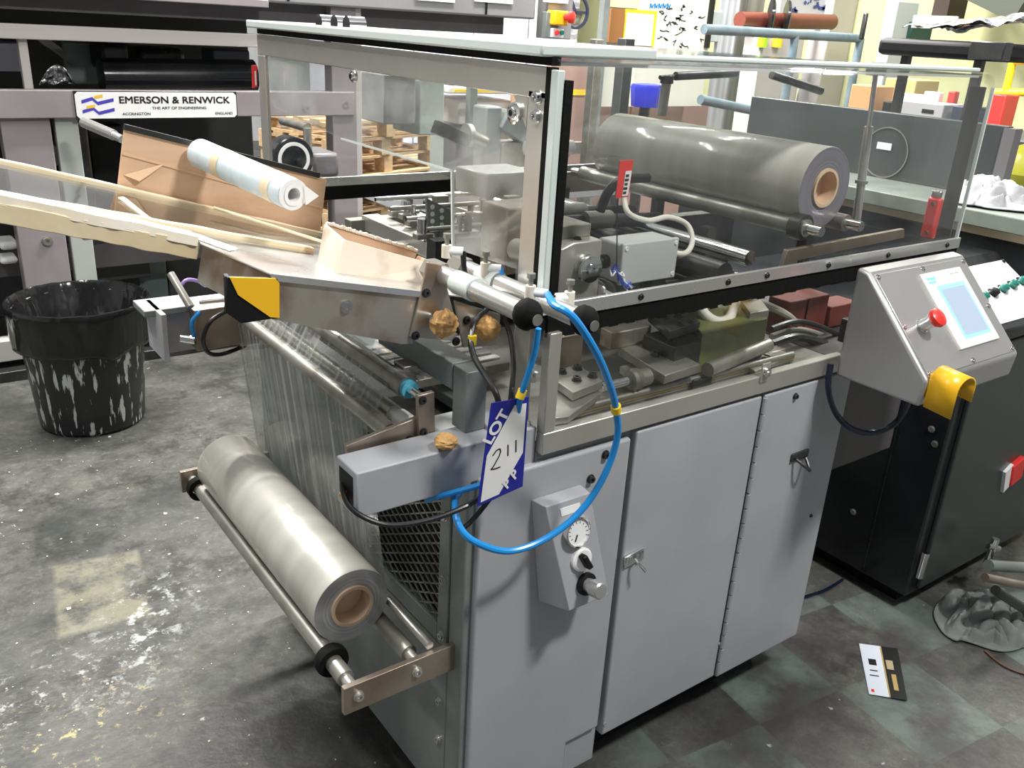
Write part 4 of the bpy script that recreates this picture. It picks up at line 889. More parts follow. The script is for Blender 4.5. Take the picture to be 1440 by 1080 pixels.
def xbx(b, x0, y0, x1, y1, X, dep, z0=None):
    xm, ym = (x0+x1)/2, (y0+y1)/2
    a, c_, t, d = P(x0, ym, x=X).y, P(x1, ym, x=X).y, P(xm, y0, x=X).z, P(xm, y1, x=X).z
    return b.box(X, X+dep, min(a, c_), max(a, c_), max(d, .002) if z0 is None else z0, t)
ylm = B()
p0, p1 = P(380, 306, z=0), P(640, 277, z=0)
ylm.bar(p0+V((0, 0, .001)), p1+V((0, 0, .001)), .10, .003); struct(ylm.done('trim_1', yellow_tag))
# ================================================================ process line with name plate
LY = 3.3
ln = thing('process_line', (.5, 3.6, 0), 'mauve grey process line frame with name plate and overhead housing', 'machine')
b = B(); b.box(-2.4, 2.55, LY-.05, 4.6, 1.69, 2.7); hs = b.done('overhead_housing', mat('housing_grey', (.26, .26, .265), .4, col2=(.22, .22, .225), scale=2), ln, bev=.01)
b = B(); b.box(-2.4, .95, LY-.075, LY-.05, 1.665, 1.70); b.done('housing_lip', mauve, ln, bev=.004)
b = B(); b.box(-2.4, 2.4, LY+.05, 4.5, 1.60, 1.69); b.done('housing_shade_band', mauve_d, ln)  # dark colour gives the band of shade in the gap below the housing
for x in (.35, 1.05, 2.2): b = B(); b.box(x, x+.012, LY-.056, LY-.05, 1.70, 2.7); b.done('panel_joint', black, hs)
for a, c_ in ((585, 640), (668, 722), (765, 800)):
    b = B(); bx(b, a, -22, c_, 4 if a > 600 else 2, LY-.058, .004); b.done('housing_label', white, hs)
b = B(); b.box(-2.4, 1.0, LY, LY+.06, 1.485, 1.545); b.done('top_rail', mat('pale_rail', (.48, .45, .44), .4), ln, bev=.004)
b = B(); b.box(-2.4, 1.42, LY-.01, LY+.06, 1.165, 1.283); sr = b.done('sign_rail', mauve, ln, bev=.004)
b = B(); b.box(-2.4, 1.3, LY, LY+.08, .08, .18); b.done('base_rail', mat('pale_base_rail', (.44, .43, .40), .5), ln, bev=.004)
b = B(); b.box(-2.4, 1.3, LY-.06, LY+.1, .0, .05); b.done('foot_rail', dark_steel, ln, bev=.004)
b = B(); b.box(-.235, -.04, LY+.02, LY+.12, .05, 1.17); po = b.done('frame_post', mauve, ln, bev=.004)
b = B(); b.box(-.02, .075, LY+.03, LY+.09, .05, 1.17); b.done('frame_post', mat('pale_green_post', (.42, .45, .42), .45), ln, bev=.004)
b = B(); b.box(-.12, -.085, LY+.03, LY+.07, 1.283, 1.49); b.done('frame_post', MT['pale_rail'], ln, bev=.002)
b = B(); b.box(1.30, 1.44, LY, LY+.09, 0, 1.69); p3 = b.done('frame_post', mauve, ln, bev=.004)
b = B(); b.box(1.44, 1.475, LY+.01, LY+.10, 0, 1.69); b.done('frame_post', MT['pale_rail'], ln, bev=.004)
for z in (1.5, 1.22, .80, .45): bolt((1.37, LY, z), (0, -1, 0), .018, .012, dull_alu, p3)
bolt((-.12, LY+.02, .62), (0, -1, 0), .018, .012, dull_alu, po); bolt((1.15, LY-.01, 1.2), (0, -1, 0), .018, .012, dull_alu, sr)
b = B(); b.box(-2.4, 1.3, LY+.3, LY+.36, .40, .52); b.done('cross_rail', mauve_d, ln)
# name plate
sx0, sx1, sz0, sz1, sy = P(106, 146, y=LY-.012).x, P(332, 148, y=LY-.012).x, 1.163, 1.277, LY-.014
ch_ = .012
b = B(); b.box(sx0-.004, sx1+.004, sy, LY-.01, sz0-.004, sz1+.004); npb = b.done('name_plate', sign_black, ln)
b = B(); b.prism([(sx0+ch_, sy-.001, sz0), (sx1-ch_, sy-.001, sz0), (sx1, sy-.001, sz0+ch_), (sx1, sy-.001, sz1-ch_), (sx1-ch_, sy-.001, sz1), (sx0+ch_, sy-.001, sz1), (sx0, sy-.001, sz1-ch_), (sx0, sy-.001, sz0+ch_)], (0, .001, 0)); b.done('plate_face', white, npb)
Wp = sx1-sx0; Hp = sz1-sz0; EX, EZ = V((1, 0, 0)), V((0, 0, 1))
def npt(u, v): return V((sx0+Wp*u, sy-.0012, sz0+Hp*v))
textobj('EMERSON & RENWICK', 'lettering', sign_black, npb, npt(.255, .56), EX, EZ, Hp*.26, Wp*.70, 0, fat=.07)
textobj('THE ART OF ENGINEERING', 'lettering', sign_black, npb, npt(.45, .335), EX, EZ, Hp*.10, Wp*.345, 0, fat=.06)
textobj('ACCRINGTON', 'lettering', sign_black, npb, npt(.265, .11), EX, EZ, Hp*.10, Wp*.17, 0, fat=.06)
textobj('ENGLAND', 'lettering', sign_black, npb, npt(.855, .11), EX, EZ, Hp*.10, Wp*.115, 0, fat=.06)
lb = mat('logo_blue', (.06, .05, .42), .4); ly_ = mat('logo_yellow', (.80, .50, .03), .4)
def poly(pts, nm, m, dz=0.):
    b = B(); b.add([npt(u, v)+V((0, -.0004-dz, 0)) for u, v in pts], [tuple(range(len(pts)))]); b.done(nm, m, npb, smooth=False)
def band(pts, th, nm, m, dz):
    for (a, c_) in zip(pts[:-1], pts[1:]): poly([(a[0], a[1]), (c_[0], c_[1]), (c_[0], c_[1]+th), (a[0], a[1]+th)], nm, m, dz)
for dv in (.0, -.37):
    band([(.035, .56+dv), (.098, .68+dv), (.128, .50+dv), (.222, .64+dv)], .13, 'logo_wave', lb, .0001)
for (u, v) in ((.110, .74), (.060, .36)):
    poly([(u, v), (u+.05, v+.06), (u+.05, v+.17), (u, v+.11)], 'logo_bar', ly_, .0002)
# estop station on the housing end
es_ = thing('stop_station', (2.60, LY-.05, 1.62), 'yellow stop station with red button over red and green buttons', 'switch box')
b = B(); bx(b, 770, -20, 805, 55, LY-.04, .10); b.done('station_post', MT['housing_grey'], es_, bev=.004)
b = B(); bx(b, 768, 17, 785, 54, LY-.08, .05); b.done('back_box', green_grey, es_, bev=.004)
b = B(); bx(b, 780, 15, 800, 36, LY-.12, .08); b.done('yellow_box', yellow, es_, bev=.008)
c0 = P(795, 24, y=LY-.12); b = B(); b.lathe(c0, (.3, -1, 0), [(0, .02), (.03, .02), (.032, .032), (.05, .034), (.058, .02), (.06, 0)], 18); b.done('stop_button', red, es_)
b = B(); bx(b, 777, 40, 793, 53, LY-.10, .04); b.done('button_plate', white, es_, bev=.003)
for px, m in ((782, red), (789, lamp_green)):
    c0 = P(px, 46, y=LY-.10); B().cyl(c0, c0+V((0, -.015, 0)), .013, n=12).done('small_button', m, es_)
# dark machinery inside the line
b = B(); b.box(-2.4, 1.22, 4.25, 4.7, 0, 1.60); b.done('rear_guard', mat('dim_panel', (.055, .06, .058), .5, col2=(.035, .04, .038), scale=2), ln, bev=.01)
b = B(); b.cyl(P(142, 108, y=3.55), P(356, 108, y=3.55), .085, n=28); b.done('coating_roller', black_gloss, ln)
b = B(); bx(b, 143, 60, 182, 100, 3.7, .25); b.done('motor_body', black, ln, bev=.02)
b = B(); bx(b, 195, 68, 262, 98, 3.8, .3); b.done('motor_body', dark_steel, ln, bev=.03)
b = B(); bx(b, 92, 60, 150, 118, 3.95, .05); b.done('guard_sheet', mat('teal_grey', (.12, .16, .155), .45), ln, bev=.004)
b = B(); b.bar(P(55, 52, y=3.6), P(105, 88, y=3.6), .03, .035); b.done('tie_arm', dark_steel, ln)
b = B(); bx(b, 300, 70, 352, 98, 3.9, .2); b.done('drive_box', mat('navy_grey', (.05, .065, .09), .4), ln, bev=.01)
b = B(); bx(b, -40, 60, 36, 100, 4.0, .3); b.done('sheet_stack', lilac, ln, bev=.004)
b = B(); b.grid(lambda u, v: P(55+50*u, 118-28*v*math.sin(math.pi*u)-4*noise.noise(V((u*6, v*5, 2))), y=3.5+.05*noise.noise(V((u*5, v*6, 0)))), 12, 8); b.done('crumpled_film', foil, ln, thick=.002)
b = B(); b.cyl(P(118, 172, y=3.1), P(160, 190, y=2.9), .022, n=18); b.cyl(P(160, 190, y=2.9), P(172, 196, y=2.85), .017, n=14); b.done('mandrel', steel_x, ln)
for (x0, y0, x1, y1, Y, nm, m) in ((45, 175, 75, 290, 3.7, 'gear_case', black), (80, 170, 130, 300, 3.75, 'gear_case', dark_steel), (0, 180, 25, 230, 3.5, 'switch_case', black), (130, 175, 180, 330, 3.9, 'gear_case', black), (0, 340, 26, 352, 3.5, 'slat_rail', white), (0, 362, 26, 372, 3.5, 'slat_rail', white)):
    b = B(); bx(b, x0, y0, x1, y1, Y, .15); b.done(nm, m, ln, bev=.015)
for a, c_ in (((55, 190), (85, 220)), ((75, 225), (98, 212)), ((60, 240), (95, 215))): b = B(); b.bar(P(*a, y=3.6), P(*c_, y=3.6), .03, .03); b.done('link_arm', dull_alu, ln)
for k, (a, c_, m) in enumerate((((110, 330), (210, 395), 'dim_panel'), ((195, 335), (235, 440), 'teal_grey'), ((235, 345), (330, 420), 'dim_panel'))):
    b = B(); bx(b, a[0], a[1], c_[0], c_[1], 3.75+.1*k, .1); b.done('lower_guard', MT[m], ln, bev=.006)
# hand wheel / reel by the line
rl = thing('tension_reel', P(415, 232, y=3.0), 'black reel with a white scale ring beside the hood', 'reel')
c0 = P(408, 222, y=2.9)
b = B(); b.lathe(c0+V((0, .05, 0)), (0, -1, 0), [(0, .10), (.09, .10), (.095, .09), (.095, 0)], 36); b.done('reel_drum', black_gloss, rl)
b = B(); b.lathe(c0+V((0, -.045, 0)), (0, -1, 0), [(0, .062), (.003, .062), (.003, .078), (0, .078)], 36, True); b.done('scale_ring', white, rl)
b = B(); b.cyl(c0+V((-.05, .05, 0)), c0+V((.05, .25, 0)), .03); b.done('reel_axle', dull_alu, rl)
b = B(); a = P(432, 180, y=2.9); b.cyl(a, V((a.x, a.y, .02)), .02, n=14); b.cyl(a, a+V((0, .3, 0)), .02, n=14); b.done('stand_pipe', dull_alu, rl)
b = B(); bx(b, 440, 215, 478, 250, 3.0, .25); b.done('motor', mat('mid_grey_motor', (.13, .125, .13), .4), rl, bev=.02)
b = B(); b.box(c0.x-.02, c0.x+.02, 2.95, 2.99, 0, c0.z); b.done('stand_leg', dark_steel, rl)
# machine table between the hood and the pallets
tb = thing('side_frame', (1.7, 2.7, 0), 'grey framed side unit standing behind the hood rear edge', 'machine frame')
for px in (572, 596):
    a = P(px, 270, y=2.4); b = B(); b.box(a.x-.03, a.x+.03, 2.4, 2.46, 0, a.z); b.done('frame_leg', green_grey, tb, bev=.003)
a0, a1 = P(560, 262, y=2.4), P(760, 248, y=2.4)
b = B(); b.box(a0.x, a1.x+.5, 2.38, 2.9, a1.z-.12, a1.z-.05); b.done('frame_top', mat('pale_lilac_grey', (.40, .40, .42), .45), tb, bev=.004)
for x0, y0, x1, y1, Y, m in ((682, 150, 705, 245, 2.6, green_grey), (640, 195, 682, 240, 2.7, MT['mid_grey_motor']), (705, 200, 745, 240, 2.6, dull_alu)):
    b = B(); bx(b, x0, y0, x1, y1, Y, .12); b.done('drive_unit', m, tb, bev=.01)
b = B(); b.bar(P(704, 165, y=2.62), P(790, 225, y=2.62), .10, .10); b.done('diagonal_arm', green_grey, tb, bev=.005)
b = B(); b.cyl(P(660, 190, y=2.6), P(682, 200, y=2.6), .03); b.cyl(P(655, 190, y=2.6), P(661, 190, y=2.6), .055); b.done('spindle', dull_alu, tb)
b = B(); b.bar(P(612, 178, y=2.6), P(655, 198, y=2.6), .05, .06); b.done('crank_arm', dark_steel, tb)
# ---------------------------------------------------------------- pallets, stacked
def pallet(loc, rot, label):
    x, y, z = loc; t = thing('pallet', loc, label, 'pallet', 'wooden pallets stacked beyond the line'); M3 = Matrix.Rotation(rot, 3, 'Z')
    def pb(cx, cy, cz, sx, sy, sz, nm):
        b = B(); b.ob(V(loc)+M3@V((cx, cy, 0))+V((0, 0, cz)), M3@V((sx/2, 0, 0)), M3@V((0, sy/2, 0)), (0, 0, sz/2)); b.done(nm, wood, t)
    for i in range(5): pb(0, -.40+i*.2, .135, 1.2, .12, .02, 'deck_board')
    for j in (-.55, 0, .55): pb(j, 0, .115, .1, .92, .02, 'stringer_board'); pb(j, 0, .01, .1, .92, .02, 'bottom_board')
    for i in (-.4, 0, .4):
        for j in (-.55, 0, .55): pb(j, i, .0625, .1, .12, .085, 'block')
    return t
pz = P(440, 205, y=5.6)
pc = V((2.75, 6.1, 0)); lbls = ['wooden pallet at the bottom of the stack', 'wooden pallet second from the bottom of the stack', 'wooden pallet third from the bottom of the stack', 'wooden pallet fourth from the bottom of the stack', 'wooden pallet fifth from the bottom of the stack', 'wooden pallet at the top of the stack']
for k in range(6): pallet((pc.x+.02*(k % 2), pc.y-.02*(k % 3), .147*k), .28+.03*(k % 2), lbls[k])
for k in range(3): pallet((3.9+.03*k, 6.6, .147*k), .2-.03*k, 'wooden pallet in the low stack, '+('lowest', 'middle', 'topmost')[k])
# crates and boards beyond the pallets
fx = thing('far_cabinet', (5.0, 8.2, 0), 'pale lilac cabinet with a grey hand wheel far behind the housing', 'cabinet')
b = B(); b.box(3.6, 7.0, 8.2, 8.8, .3, 3.2); b.done('cabinet_body', lilac, fx, bev=.01)
b = B(); b.box(3.6, 7.0, 8.15, 8.8, 0, .3); b.done('cabinet_base', mat('dark_navy', (.02, .025, .05), .4), fx)
for x in (4.6, 5.4, 6.2): b = B(); b.box(x, x+.012, 8.19, 8.2, .3, 3.2); b.done('panel_gap', green_grey, fx)
c0 = P(809, 17, y=8.1); b = B(); b.lathe(c0, (0, -1, 0), [(0, .17), (.03, .17), (.03, .20), (0, .20)], 30, True)
for k in range(3): a = k*2.094; b.bar(c0, c0+V((math.cos(a)*.18, 0, math.sin(a)*.18)), .03, .03, (0, 1, 0))
b.done('hand_wheel', mat('navy_wheel', (.03, .03, .08), .4), fx)
b = B(); bx(b, 808, 12, 822, 34, 8.15, .05); b.done('wheel_plate', dull_alu, fx)
# grey machine seen through the infeed pane
gm_ = thing('far_press', (3.6, 5.0, 0), 'grey press with sloping white desk seen through the infeed pane', 'press')
for x0, y0, x1, y1, Y, dep, m, nm in ((540, 105, 585, 175, 4.6, .4, MT['housing_grey'], 'press_side'), (590, 90, 625, 190, 4.6, .4, mat('pale_green_press', (.40, .45, .43), .5), 'press_side'), (635, 95, 720, 118, 4.8, .5, lilac, 'press_cover'), (632, 122, 720, 132, 4.75, .5, white, 'press_desk'), (645, 140, 722, 175, 4.8, .4, MT['pale_rail'], 'press_front'), (660, 96, 700, 108, 4.7, .05, MT['housing_grey'], 'press_screen'), (640, 178, 735, 300, 4.9, .4, MT['pale_green_press'], 'press_base')):
    b = B(); bx(b, x0, y0, x1, y1, Y, dep); b.done(nm, m, gm_, bev=.01)
a = P(662, 110, y=4.55); b = B(); b.box(a.x-.03, a.x+.03, 4.5, 4.56, 0, a.z); b.done('press_post', green_grey, gm_)
b = B(); bx(b, 640, 126, 745, 130, 4.68, .02); b.done('press_tape', yellow_tag, gm_)
# pinkish boards
pk = thing('board_stack', P(800, 260, y=4.4), 'pinkish brown boards with yellow tape standing behind the hood corner', 'boards')
b = B(); bx(b, 722, 105, 768, 260, 4.6, .06); b.done('board', mat('peach_board', (.55, .32, .20), .6), pk)
b = B(); bx(b, 768, 92, 880, 330, 4.5, .06); b.done('board', pink_brown, pk)
b = B(); bx(b, 768, 126, 852, 134, 4.49, .01); b.done('tape_line', yellow_tag, pk)
b = B(); bx(b, 880, 145, 985, 330, 4.5, .06); b.done('board', pink_brown, pk)
a0 = P(790, 210, y=4.1); b = B(); bx(b, 786, 200, 860, 216, 4.2, .06); b.done('board_rail', dull_alu, pk)
# whiteboard
wb = thing('notice_board', P(935, 150, y=4.3), 'cream notice board covered in black and blue scribbles', 'notice board')
b = B(); bx(b, 850, -60, 1000, 150, 4.3, .04); b.done('board', off_white, wb, bev=.004)
b = B(); bx(b, 1000, -60, 1006, 68, 4.28, .06); b.done('board_edge', sign_black, wb)
b = B(); bx(b, 858, 12, 877, 60, 4.26, .04); b.done('brown_folder', mat('brown_folder', (.30, .13, .04), .5), wb)
b = B(); bx(b, 878, 14, 922, 64, 4.28, .02); nf = b.done('yellow_frame', yellow_tag, wb); b = B(); bx(b, 880, 19, 918, 64, 4.275, .005); b.done('framed_sheet', white, nf)
b = B(); bx(b, 858, -20, 900, 11, 4.285, .005); b.done('cream_sheet', mat('cream_sheet', (.80, .70, .42), .6), wb)
rr = random.Random(12)
for k in range(26):
    px, py = rr.uniform(930, 992), rr.uniform(5, 62); pts = [P(px, py, y=4.297)]
    for i in range(4): px += rr.uniform(-5, 6); py += rr.uniform(-4, 4); pts.append(P(px, py, y=4.297))
    b = B()
    for a, c_ in zip(pts[:-1], pts[1:]): b.bar(a, c_, .006, .002, (0, 1, 0))
    b.done('scribble', ink, wb)
for k in range(5):
    pts = [P(914+k*6+dx, 8+dy, y=4.297) for dx, dy in ((0, 4), (1, -3), (3, 3), (5, -2))]
    b = B()
    for a, c_ in zip(pts[:-1], pts[1:]): b.bar(a, c_, .010, .002, (0, 1, 0))
    b.done('scribble', blue_hose, wb)
# posts
def post(px0, px1, Y, m, label, top=3.2, name='steel_post'):
    x0, x1 = P(px0, 100, y=Y).x, P(px1, 100, y=Y).x
    b = B(); b.box(x0, x1, Y, Y+(x1-x0), 0, top); return tag(b.done(name, m, bev=.004), label, 'post')
post(842, 850, 4.1, green_grey, 'slim dark post beside the notice board')
post(876, 889, 2.6, mat('dark_grey_post', (.055, .06, .06), .5), 'dark grey post rising behind the upper film roll', 1.62)
post(835, 846, 3.4, dull_alu, 'steel post in front of the pinkish boards', 1.6)
bl = thing('blue_bucket', P(908, 152, y=3.6), 'blue plastic bucket in front of the notice board', 'bucket')
c0 = P(907, 150, y=3.6); b = B(); b.lathe(c0, (0, 0, 1), [(0, .10), (.13, .115), (.15, .105), (.155, .05)], 8); b.done('bucket_body', blue_paint, bl)
b = B(); b.cyl(V((c0.x, c0.y, 0)), c0, .04); b.done('bucket_stand', dark_steel, bl)
# ---------------------------------------------------------------- pipework and reels at the back right
rk = thing('reel_rack', (5.4, 4.0, 0), 'grey blue pipe rail before a rack with brown bar and two black reels', 'rack')
RY = 3.6
b = B(); a0, a1 = P(990, 41, y=RY), P(1210, 54, y=RY); b.cyl(a0, a1, .035, n=16); b.cyl(a1, V((a1.x, a1.y, 0)), .035, n=16); a2 = P(1118, 50, y=RY); b.cyl(a2, V((a2.x, a2.y, 0)), .035, n=16); b.done('pipe_rail', blue_pipe, rk)
b = B(); a0, a1 = P(985, 140, y=RY), P(1140, 172, y=RY); b.cyl(a0, a1, .035, n=16); b.done('pipe_rail', blue_pipe, rk)
b = B(); a0, a1 = P(1040, 28, y=4.6), P(1170, 31, y=4.6); b.cyl(a0, a1, .07, n=18); b.done('brown_bar', mat('red_brown_paint', (.16, .045, .03), .4), rk)
for px in (1082, 1104):
    c0 = P(px, 22 if px < 1090 else 24, y=4.5); b = B(); b.lathe(c0, (.75, -.65, 0), [(0, .03), (0, .14), (.02, .145), (.03, .13), (.03, .03)], 30); b.done('reel_disc', black_gloss, rk); b = B(); b.lathe(c0, (.75, -.65, 0), [(.028, 0), (.032, .11), (.030, .12)], 24); b.done('reel_hub', dull_alu, rk)
for px, w_ in ((1022, 36), (1150, 34), (1190, 26)):
    b = B(); bx(b, px, -60, px+w_, 320, 4.9, .25); b.done('rack_column', mat('steel_duct', (.40, .41, .42), .35, .5, col2=(.20, .21, .22), scale=3, stretch=(4, 4, .2)) if px == 1022 else MT['pale_rail'], rk, bev=.02)
for px in (1045, 1085, 1112):
    b = B(); bx(b, px, 118 if px > 1050 else 122, px+36 if px != 1085 else px+20, 320, 5.2, .05); b.done('lilac_sheet', lilac, rk)
b = B(); bx(b, 1100, -50, 1165, 34, 5.0, .05); pn = b.done('printed_sheet', lilac, rk)
for k in range(14):
    px, py = rr.uniform(1112, 1158), rr.uniform(-10, 20); b = B(); b.bar(P(px, py, y=4.99), P(px+rr.uniform(-9, 9), py+rr.uniform(-6, 6), y=4.99), .03, .004, (0, 1, 0)); b.done('printed_stroke', mat('print_blue', (.03, .06, .25), .5), pn)
b = B(); bx(b, 1000, 16, 1040, 60, 5.1, .3); b.done('control_case', MT['pale_green_press'], rk, bev=.01)
for px, m in ((1072, mat('lime_lamp', (.35, .75, .02), .3)), (1093, yellow_tag)):
    c0 = P(px, 58, y=4.4); b = B(); b.lathe(c0-V((0, 0, .05)), (0, 0, 1), [(0, .045), (.08, .045), (.10, .03), (.11, 0)], 16); b.done('signal_cap', m, rk)
b = B(); bx(b, 1052, 52, 1110, 320, 4.42, .2); b.done('signal_case', MT['pale_rail'], rk, bev=.006)
b = B(); bx(b, 1135, 185, 1172, 202, 3.2, .2); b.done('yellow_case', yellow_tag, rk, bev=.01)
b = B(); bx(b, 1138, 166, 1170, 184, 3.25, .15); b.done('blue_case', mat('slate_blue', (.06, .11, .22), .4), rk, bev=.01)
b = B(); bx(b, 1130, 202, 1180, 330, 3.2, .3); b.done('case_stand', MT['pale_rail'], rk, bev=.01)
# ================================================================ right-hand machines
bc = thing('black_cabinet', (2.0, .4, 0), 'glossy black machine cabinet with chrome hinges behind the console', 'cabinet')
b = B(); b.box(1.65, 2.10, -.03, .95, .06, .895); b.box(2.10, 2.50, -.03, .05, .06, .895); b.done('cabinet_body', black_gloss, bc, bev=.006)
b = B(); b.box(1.70, 2.08, .02, .9, 0, .06); b.done('cabinet_foot', black, bc)
b = B(); b.box(1.70, 2.48, -.045, -.03, .08, .885); dr_ = b.done('cabinet_door', mat('dark_green_gloss', (.035, .045, .042), .25), bc, bev=.004)
b = B(); b.box(1.648, 1.65, .12, .123, .08, .885); b.done('panel_seam', dark_steel, bc)
for z in (.14, .74): b = B(); b.cyl((1.665, -.05, z), (1.665, -.05, z+.09), .012, n=14); b.done('hinge', chrome, bc)
for y, z in ((.02, .62), (-.0, .58), (.16, .56), (.2, .25)): bolt((1.65, y, z), (-1, 0, 0), .008, .004, dull_alu, bc)
rs = P(1427, 662, y=-.05); b = B(); b.ob(rs, (.035, 0, .01), (0, .012, 0), (-.01, 0, .04)); rsw = b.done('isolator_switch', red, dr_, bev=.004)
b = B(); b.ob(rs+V((-.045, .0, -.015)), (.02, 0, .01), (0, .006, 0), (-.012, 0, .04)); b.done('switch_label', white, dr_)
b = B(); q = P(1395, 770, y=-.12); b.cyl(q+V((-.04, 0, .02)), q+V((.05, 0, -.02)), .010); b.cyl(q+V((.01, 0, .03)), q+V((0, 0, -.06)), .012); b.done('pipe_tee', chrome, bc)
ds = thing('button_desk', (1.95, .0, .93), 'white sloping button desk with green push buttons on the black cabinet', 'control desk')
ta, tb2 = V((1.68, .16, 1.06)), V((2.45, .16, 1.06)); la, lb2 = V((1.68, -.05, .90)), V((2.45, -.05, .90))
b = B(); b.prism([(1.66, -.06, .93), (1.66, -.06, .897), (1.66, .30, .897), (1.66, .30, 1.075), (1.66, .17, 1.075)], (.43, 0, 0)); b.done('desk_body', black_gloss, ds, bev=.006)
dn = V((0, -(1.075-.93), .23)).normalized()
def dpt(u, v, h=0.): return V((1.66+.43*u, -.06+.23*v, .93+.145*v))+dn*h
du, dv_ = V((1, 0, 0)), (V((0, .23, .145))).normalized()
b = B(); b.ob(dpt(.52, .48, .001), du*.195, dv_*.105, dn*.0015); b.done('desk_plate', white, ds)
for k in range(6):
    u = .16+k*.15; c0 = dpt(u, .42+.02*k); b = B(); b.lathe(c0, dn, [(0, .020), (.006, .020), (.007, .014)], 18); rg_ = b.done('button_ring', chrome, ds)
    b = B(); b.lathe(c0, dn, [(.004, .013), (.02, .013), (.023, .008), (.023, 0)], 16); b.done('button_cap', black if k == 2 else lamp_green, rg_)
for u in (.125, .95):
    for v in (.12, .84): bolt(dpt(u, v, .002), dn, .005, .003, dark_steel, ds, 'desk_screw')
# bench behind
bn = thing('work_bench', (2.6, .4, 0), 'grey green bench with black front panel beyond the hood end', 'bench')
b = B(); b.box(2.10, 3.3, .07, 1.6, 1.135, 1.185); b.done('bench_top', mat('bench_paint', (.19, .215, .19), .4, col2=(.13, .15, .13), scale=5), bn, bev=.004)
b = B(); b.box(2.14, 2.17, .07, 1.6, 1.105, 1.135); b.done('bench_batten', tape, bn)
b = B(); b.box(2.16, 2.2, .07, 1.6, .05, 1.105); b.done('front_panel', mat('black_panel', (.022, .025, .027), .35), bn)
b = B(); b.box(2.2, 3.3, .07, 1.6, .0, .1); b.done('bench_base', black, bn)
b = B(); b.box(2.42, 2.46, .39, 1.5, 1.185, 1.425); bk = b.done('back_plate', mat('slate_panel', (.045, .05, .052), .4), bn, bev=.003)
b = B(); b.box(2.415, 2.465, .36, .40, 1.185, 1.42); b.done('plate_edge', MT['mid_grey_motor'], bk)
b = B(); b.lathe((2.419, .82, 1.28), (-1, 0, 0), [(0, .09), (.004, .09), (.004, .094), (0, .094)], 32, True); b.done('dial_ring', dull_alu, bk); b = B(); b.box(2.416, 2.42, .80, .86, 1.29, 1.315); b.done('dial_label', white, bk)
def cloth(name, m, c, sx, sy, h, seed, label, n=60):
    def f(u, v):
        x, y = (u-.5)*2, (v-.5)*2; r = min(1, math.hypot(x, y)); e = 1+.25*noise.noise(V((math.atan2(y, x)*1.2 if r > .01 else 0, seed, 1)))
        n1 = noise.noise(V((x*1.6, y*1.6, seed))); n2 = noise.noise(V((x*2.6, y*2.6, seed+3)))
        z = h*(1-r**4)*(.18+.45*abs(math.sin(2.6*x+1.6*y+5*n1))+.35*abs(math.sin(-2.2*x+3.4*y+5*n2))+.12*abs(math.sin(6*x+5*y+6*n1))+.25*n1)
        k = max(abs(x), abs(y)); q = (k/ (math.hypot(x, y)+1e-6)) if r > 1e-4 else 1
        return V((c[0]+x*q*sx*e, c[1]+y*q*sy*e, c[2]+.006+max(0, z)))
    b = B(); b.grid(f, n, n); return tag(b.done(name, m, thick=.004), label, 'cloth')
rp = P(1395, 288, z=1.185); cloth('cleaning_rag', rag_w, (rp.x, rp.y, 1.187), .13, .14, .075, 4.2, 'crumpled white rag on the grey green bench')
jar = thing('glass_jar', P(1418, 262, z=1.187), 'small clear glass jar beside the white rag', 'jar'); c0 = P(1420, 275, z=1.187)+V((.14, .16, 0)); b = B(); b.lathe(c0, (0, 0, 1), [(0, .04), (.07, .04), (.085, .03), (.1, .03), (.1, .026), (.08, .026), (.065, .036), (.006, .036)], 18); b.done('jar_body', clear, jar)
yb_ = P(1436, 262, x=2.9); yb_.z = 1.187
ybt = thing('yellow_bottle', yb_, 'rounded yellow bottle at the bench end', 'bottle'); b = B(); b.lathe(yb_, (0, 0, 1), [(0, .06), (.04, .085), (.10, .08), (.14, .05), (.15, .025), (.17, .025), (.17, 0)], 20); b.done('bottle_body', mat('olive_yellow', (.50, .48, .05), .35), ybt)
# black tray with crumpled foil on posts
tr = thing('drip_tray', (2.8, .85, 1.19), 'black tray holding crumpled foil sheet on slim posts above the bench', 'tray')
TX = 2.65
b = B(); xbx(b, 1232, 56, 1408, 82, TX, .45); b.done('tray_body', black, tr, bev=.02)
b = B(); xbx(b, 1362, 58, 1412, 84, TX-.06, .06); b.done('tray_end', dark_steel, tr, bev=.004)
for y in (.68, .98): b = B(); b.box(TX+.05, TX+.08, y, y+.03, 1.187, 1.65); b.done('tray_post', dark_steel, tr)
fl = thing('foil_sheet', (TX+.2, .8, 1.69), 'crinkled silver foil sheet lying on the black tray', 'foil')
tz = P(1320, 56, x=TX).z+.004
def ff(u, v):
    y = P(1412, 50, x=TX).y*(u)+P(1262, 50, x=TX).y*(1-u)
    return V((TX+.02+.42*v, y, tz+.02+.09*(.3+.7*u)*(.25+.75*math.sin(1.4*v+.4))+.028*noise.noise(V((u*5, v*4, 3)))+.012*noise.noise(V((u*13, v*11, 8)))))
b = B(); b.grid(ff, 30, 20); b.done('foil_skin', foil, fl, thick=.003)
b = B(); xbx(b, 1283, 22, 1345, 40, TX+.5, .01); b.done('paper_edge', white, fl)
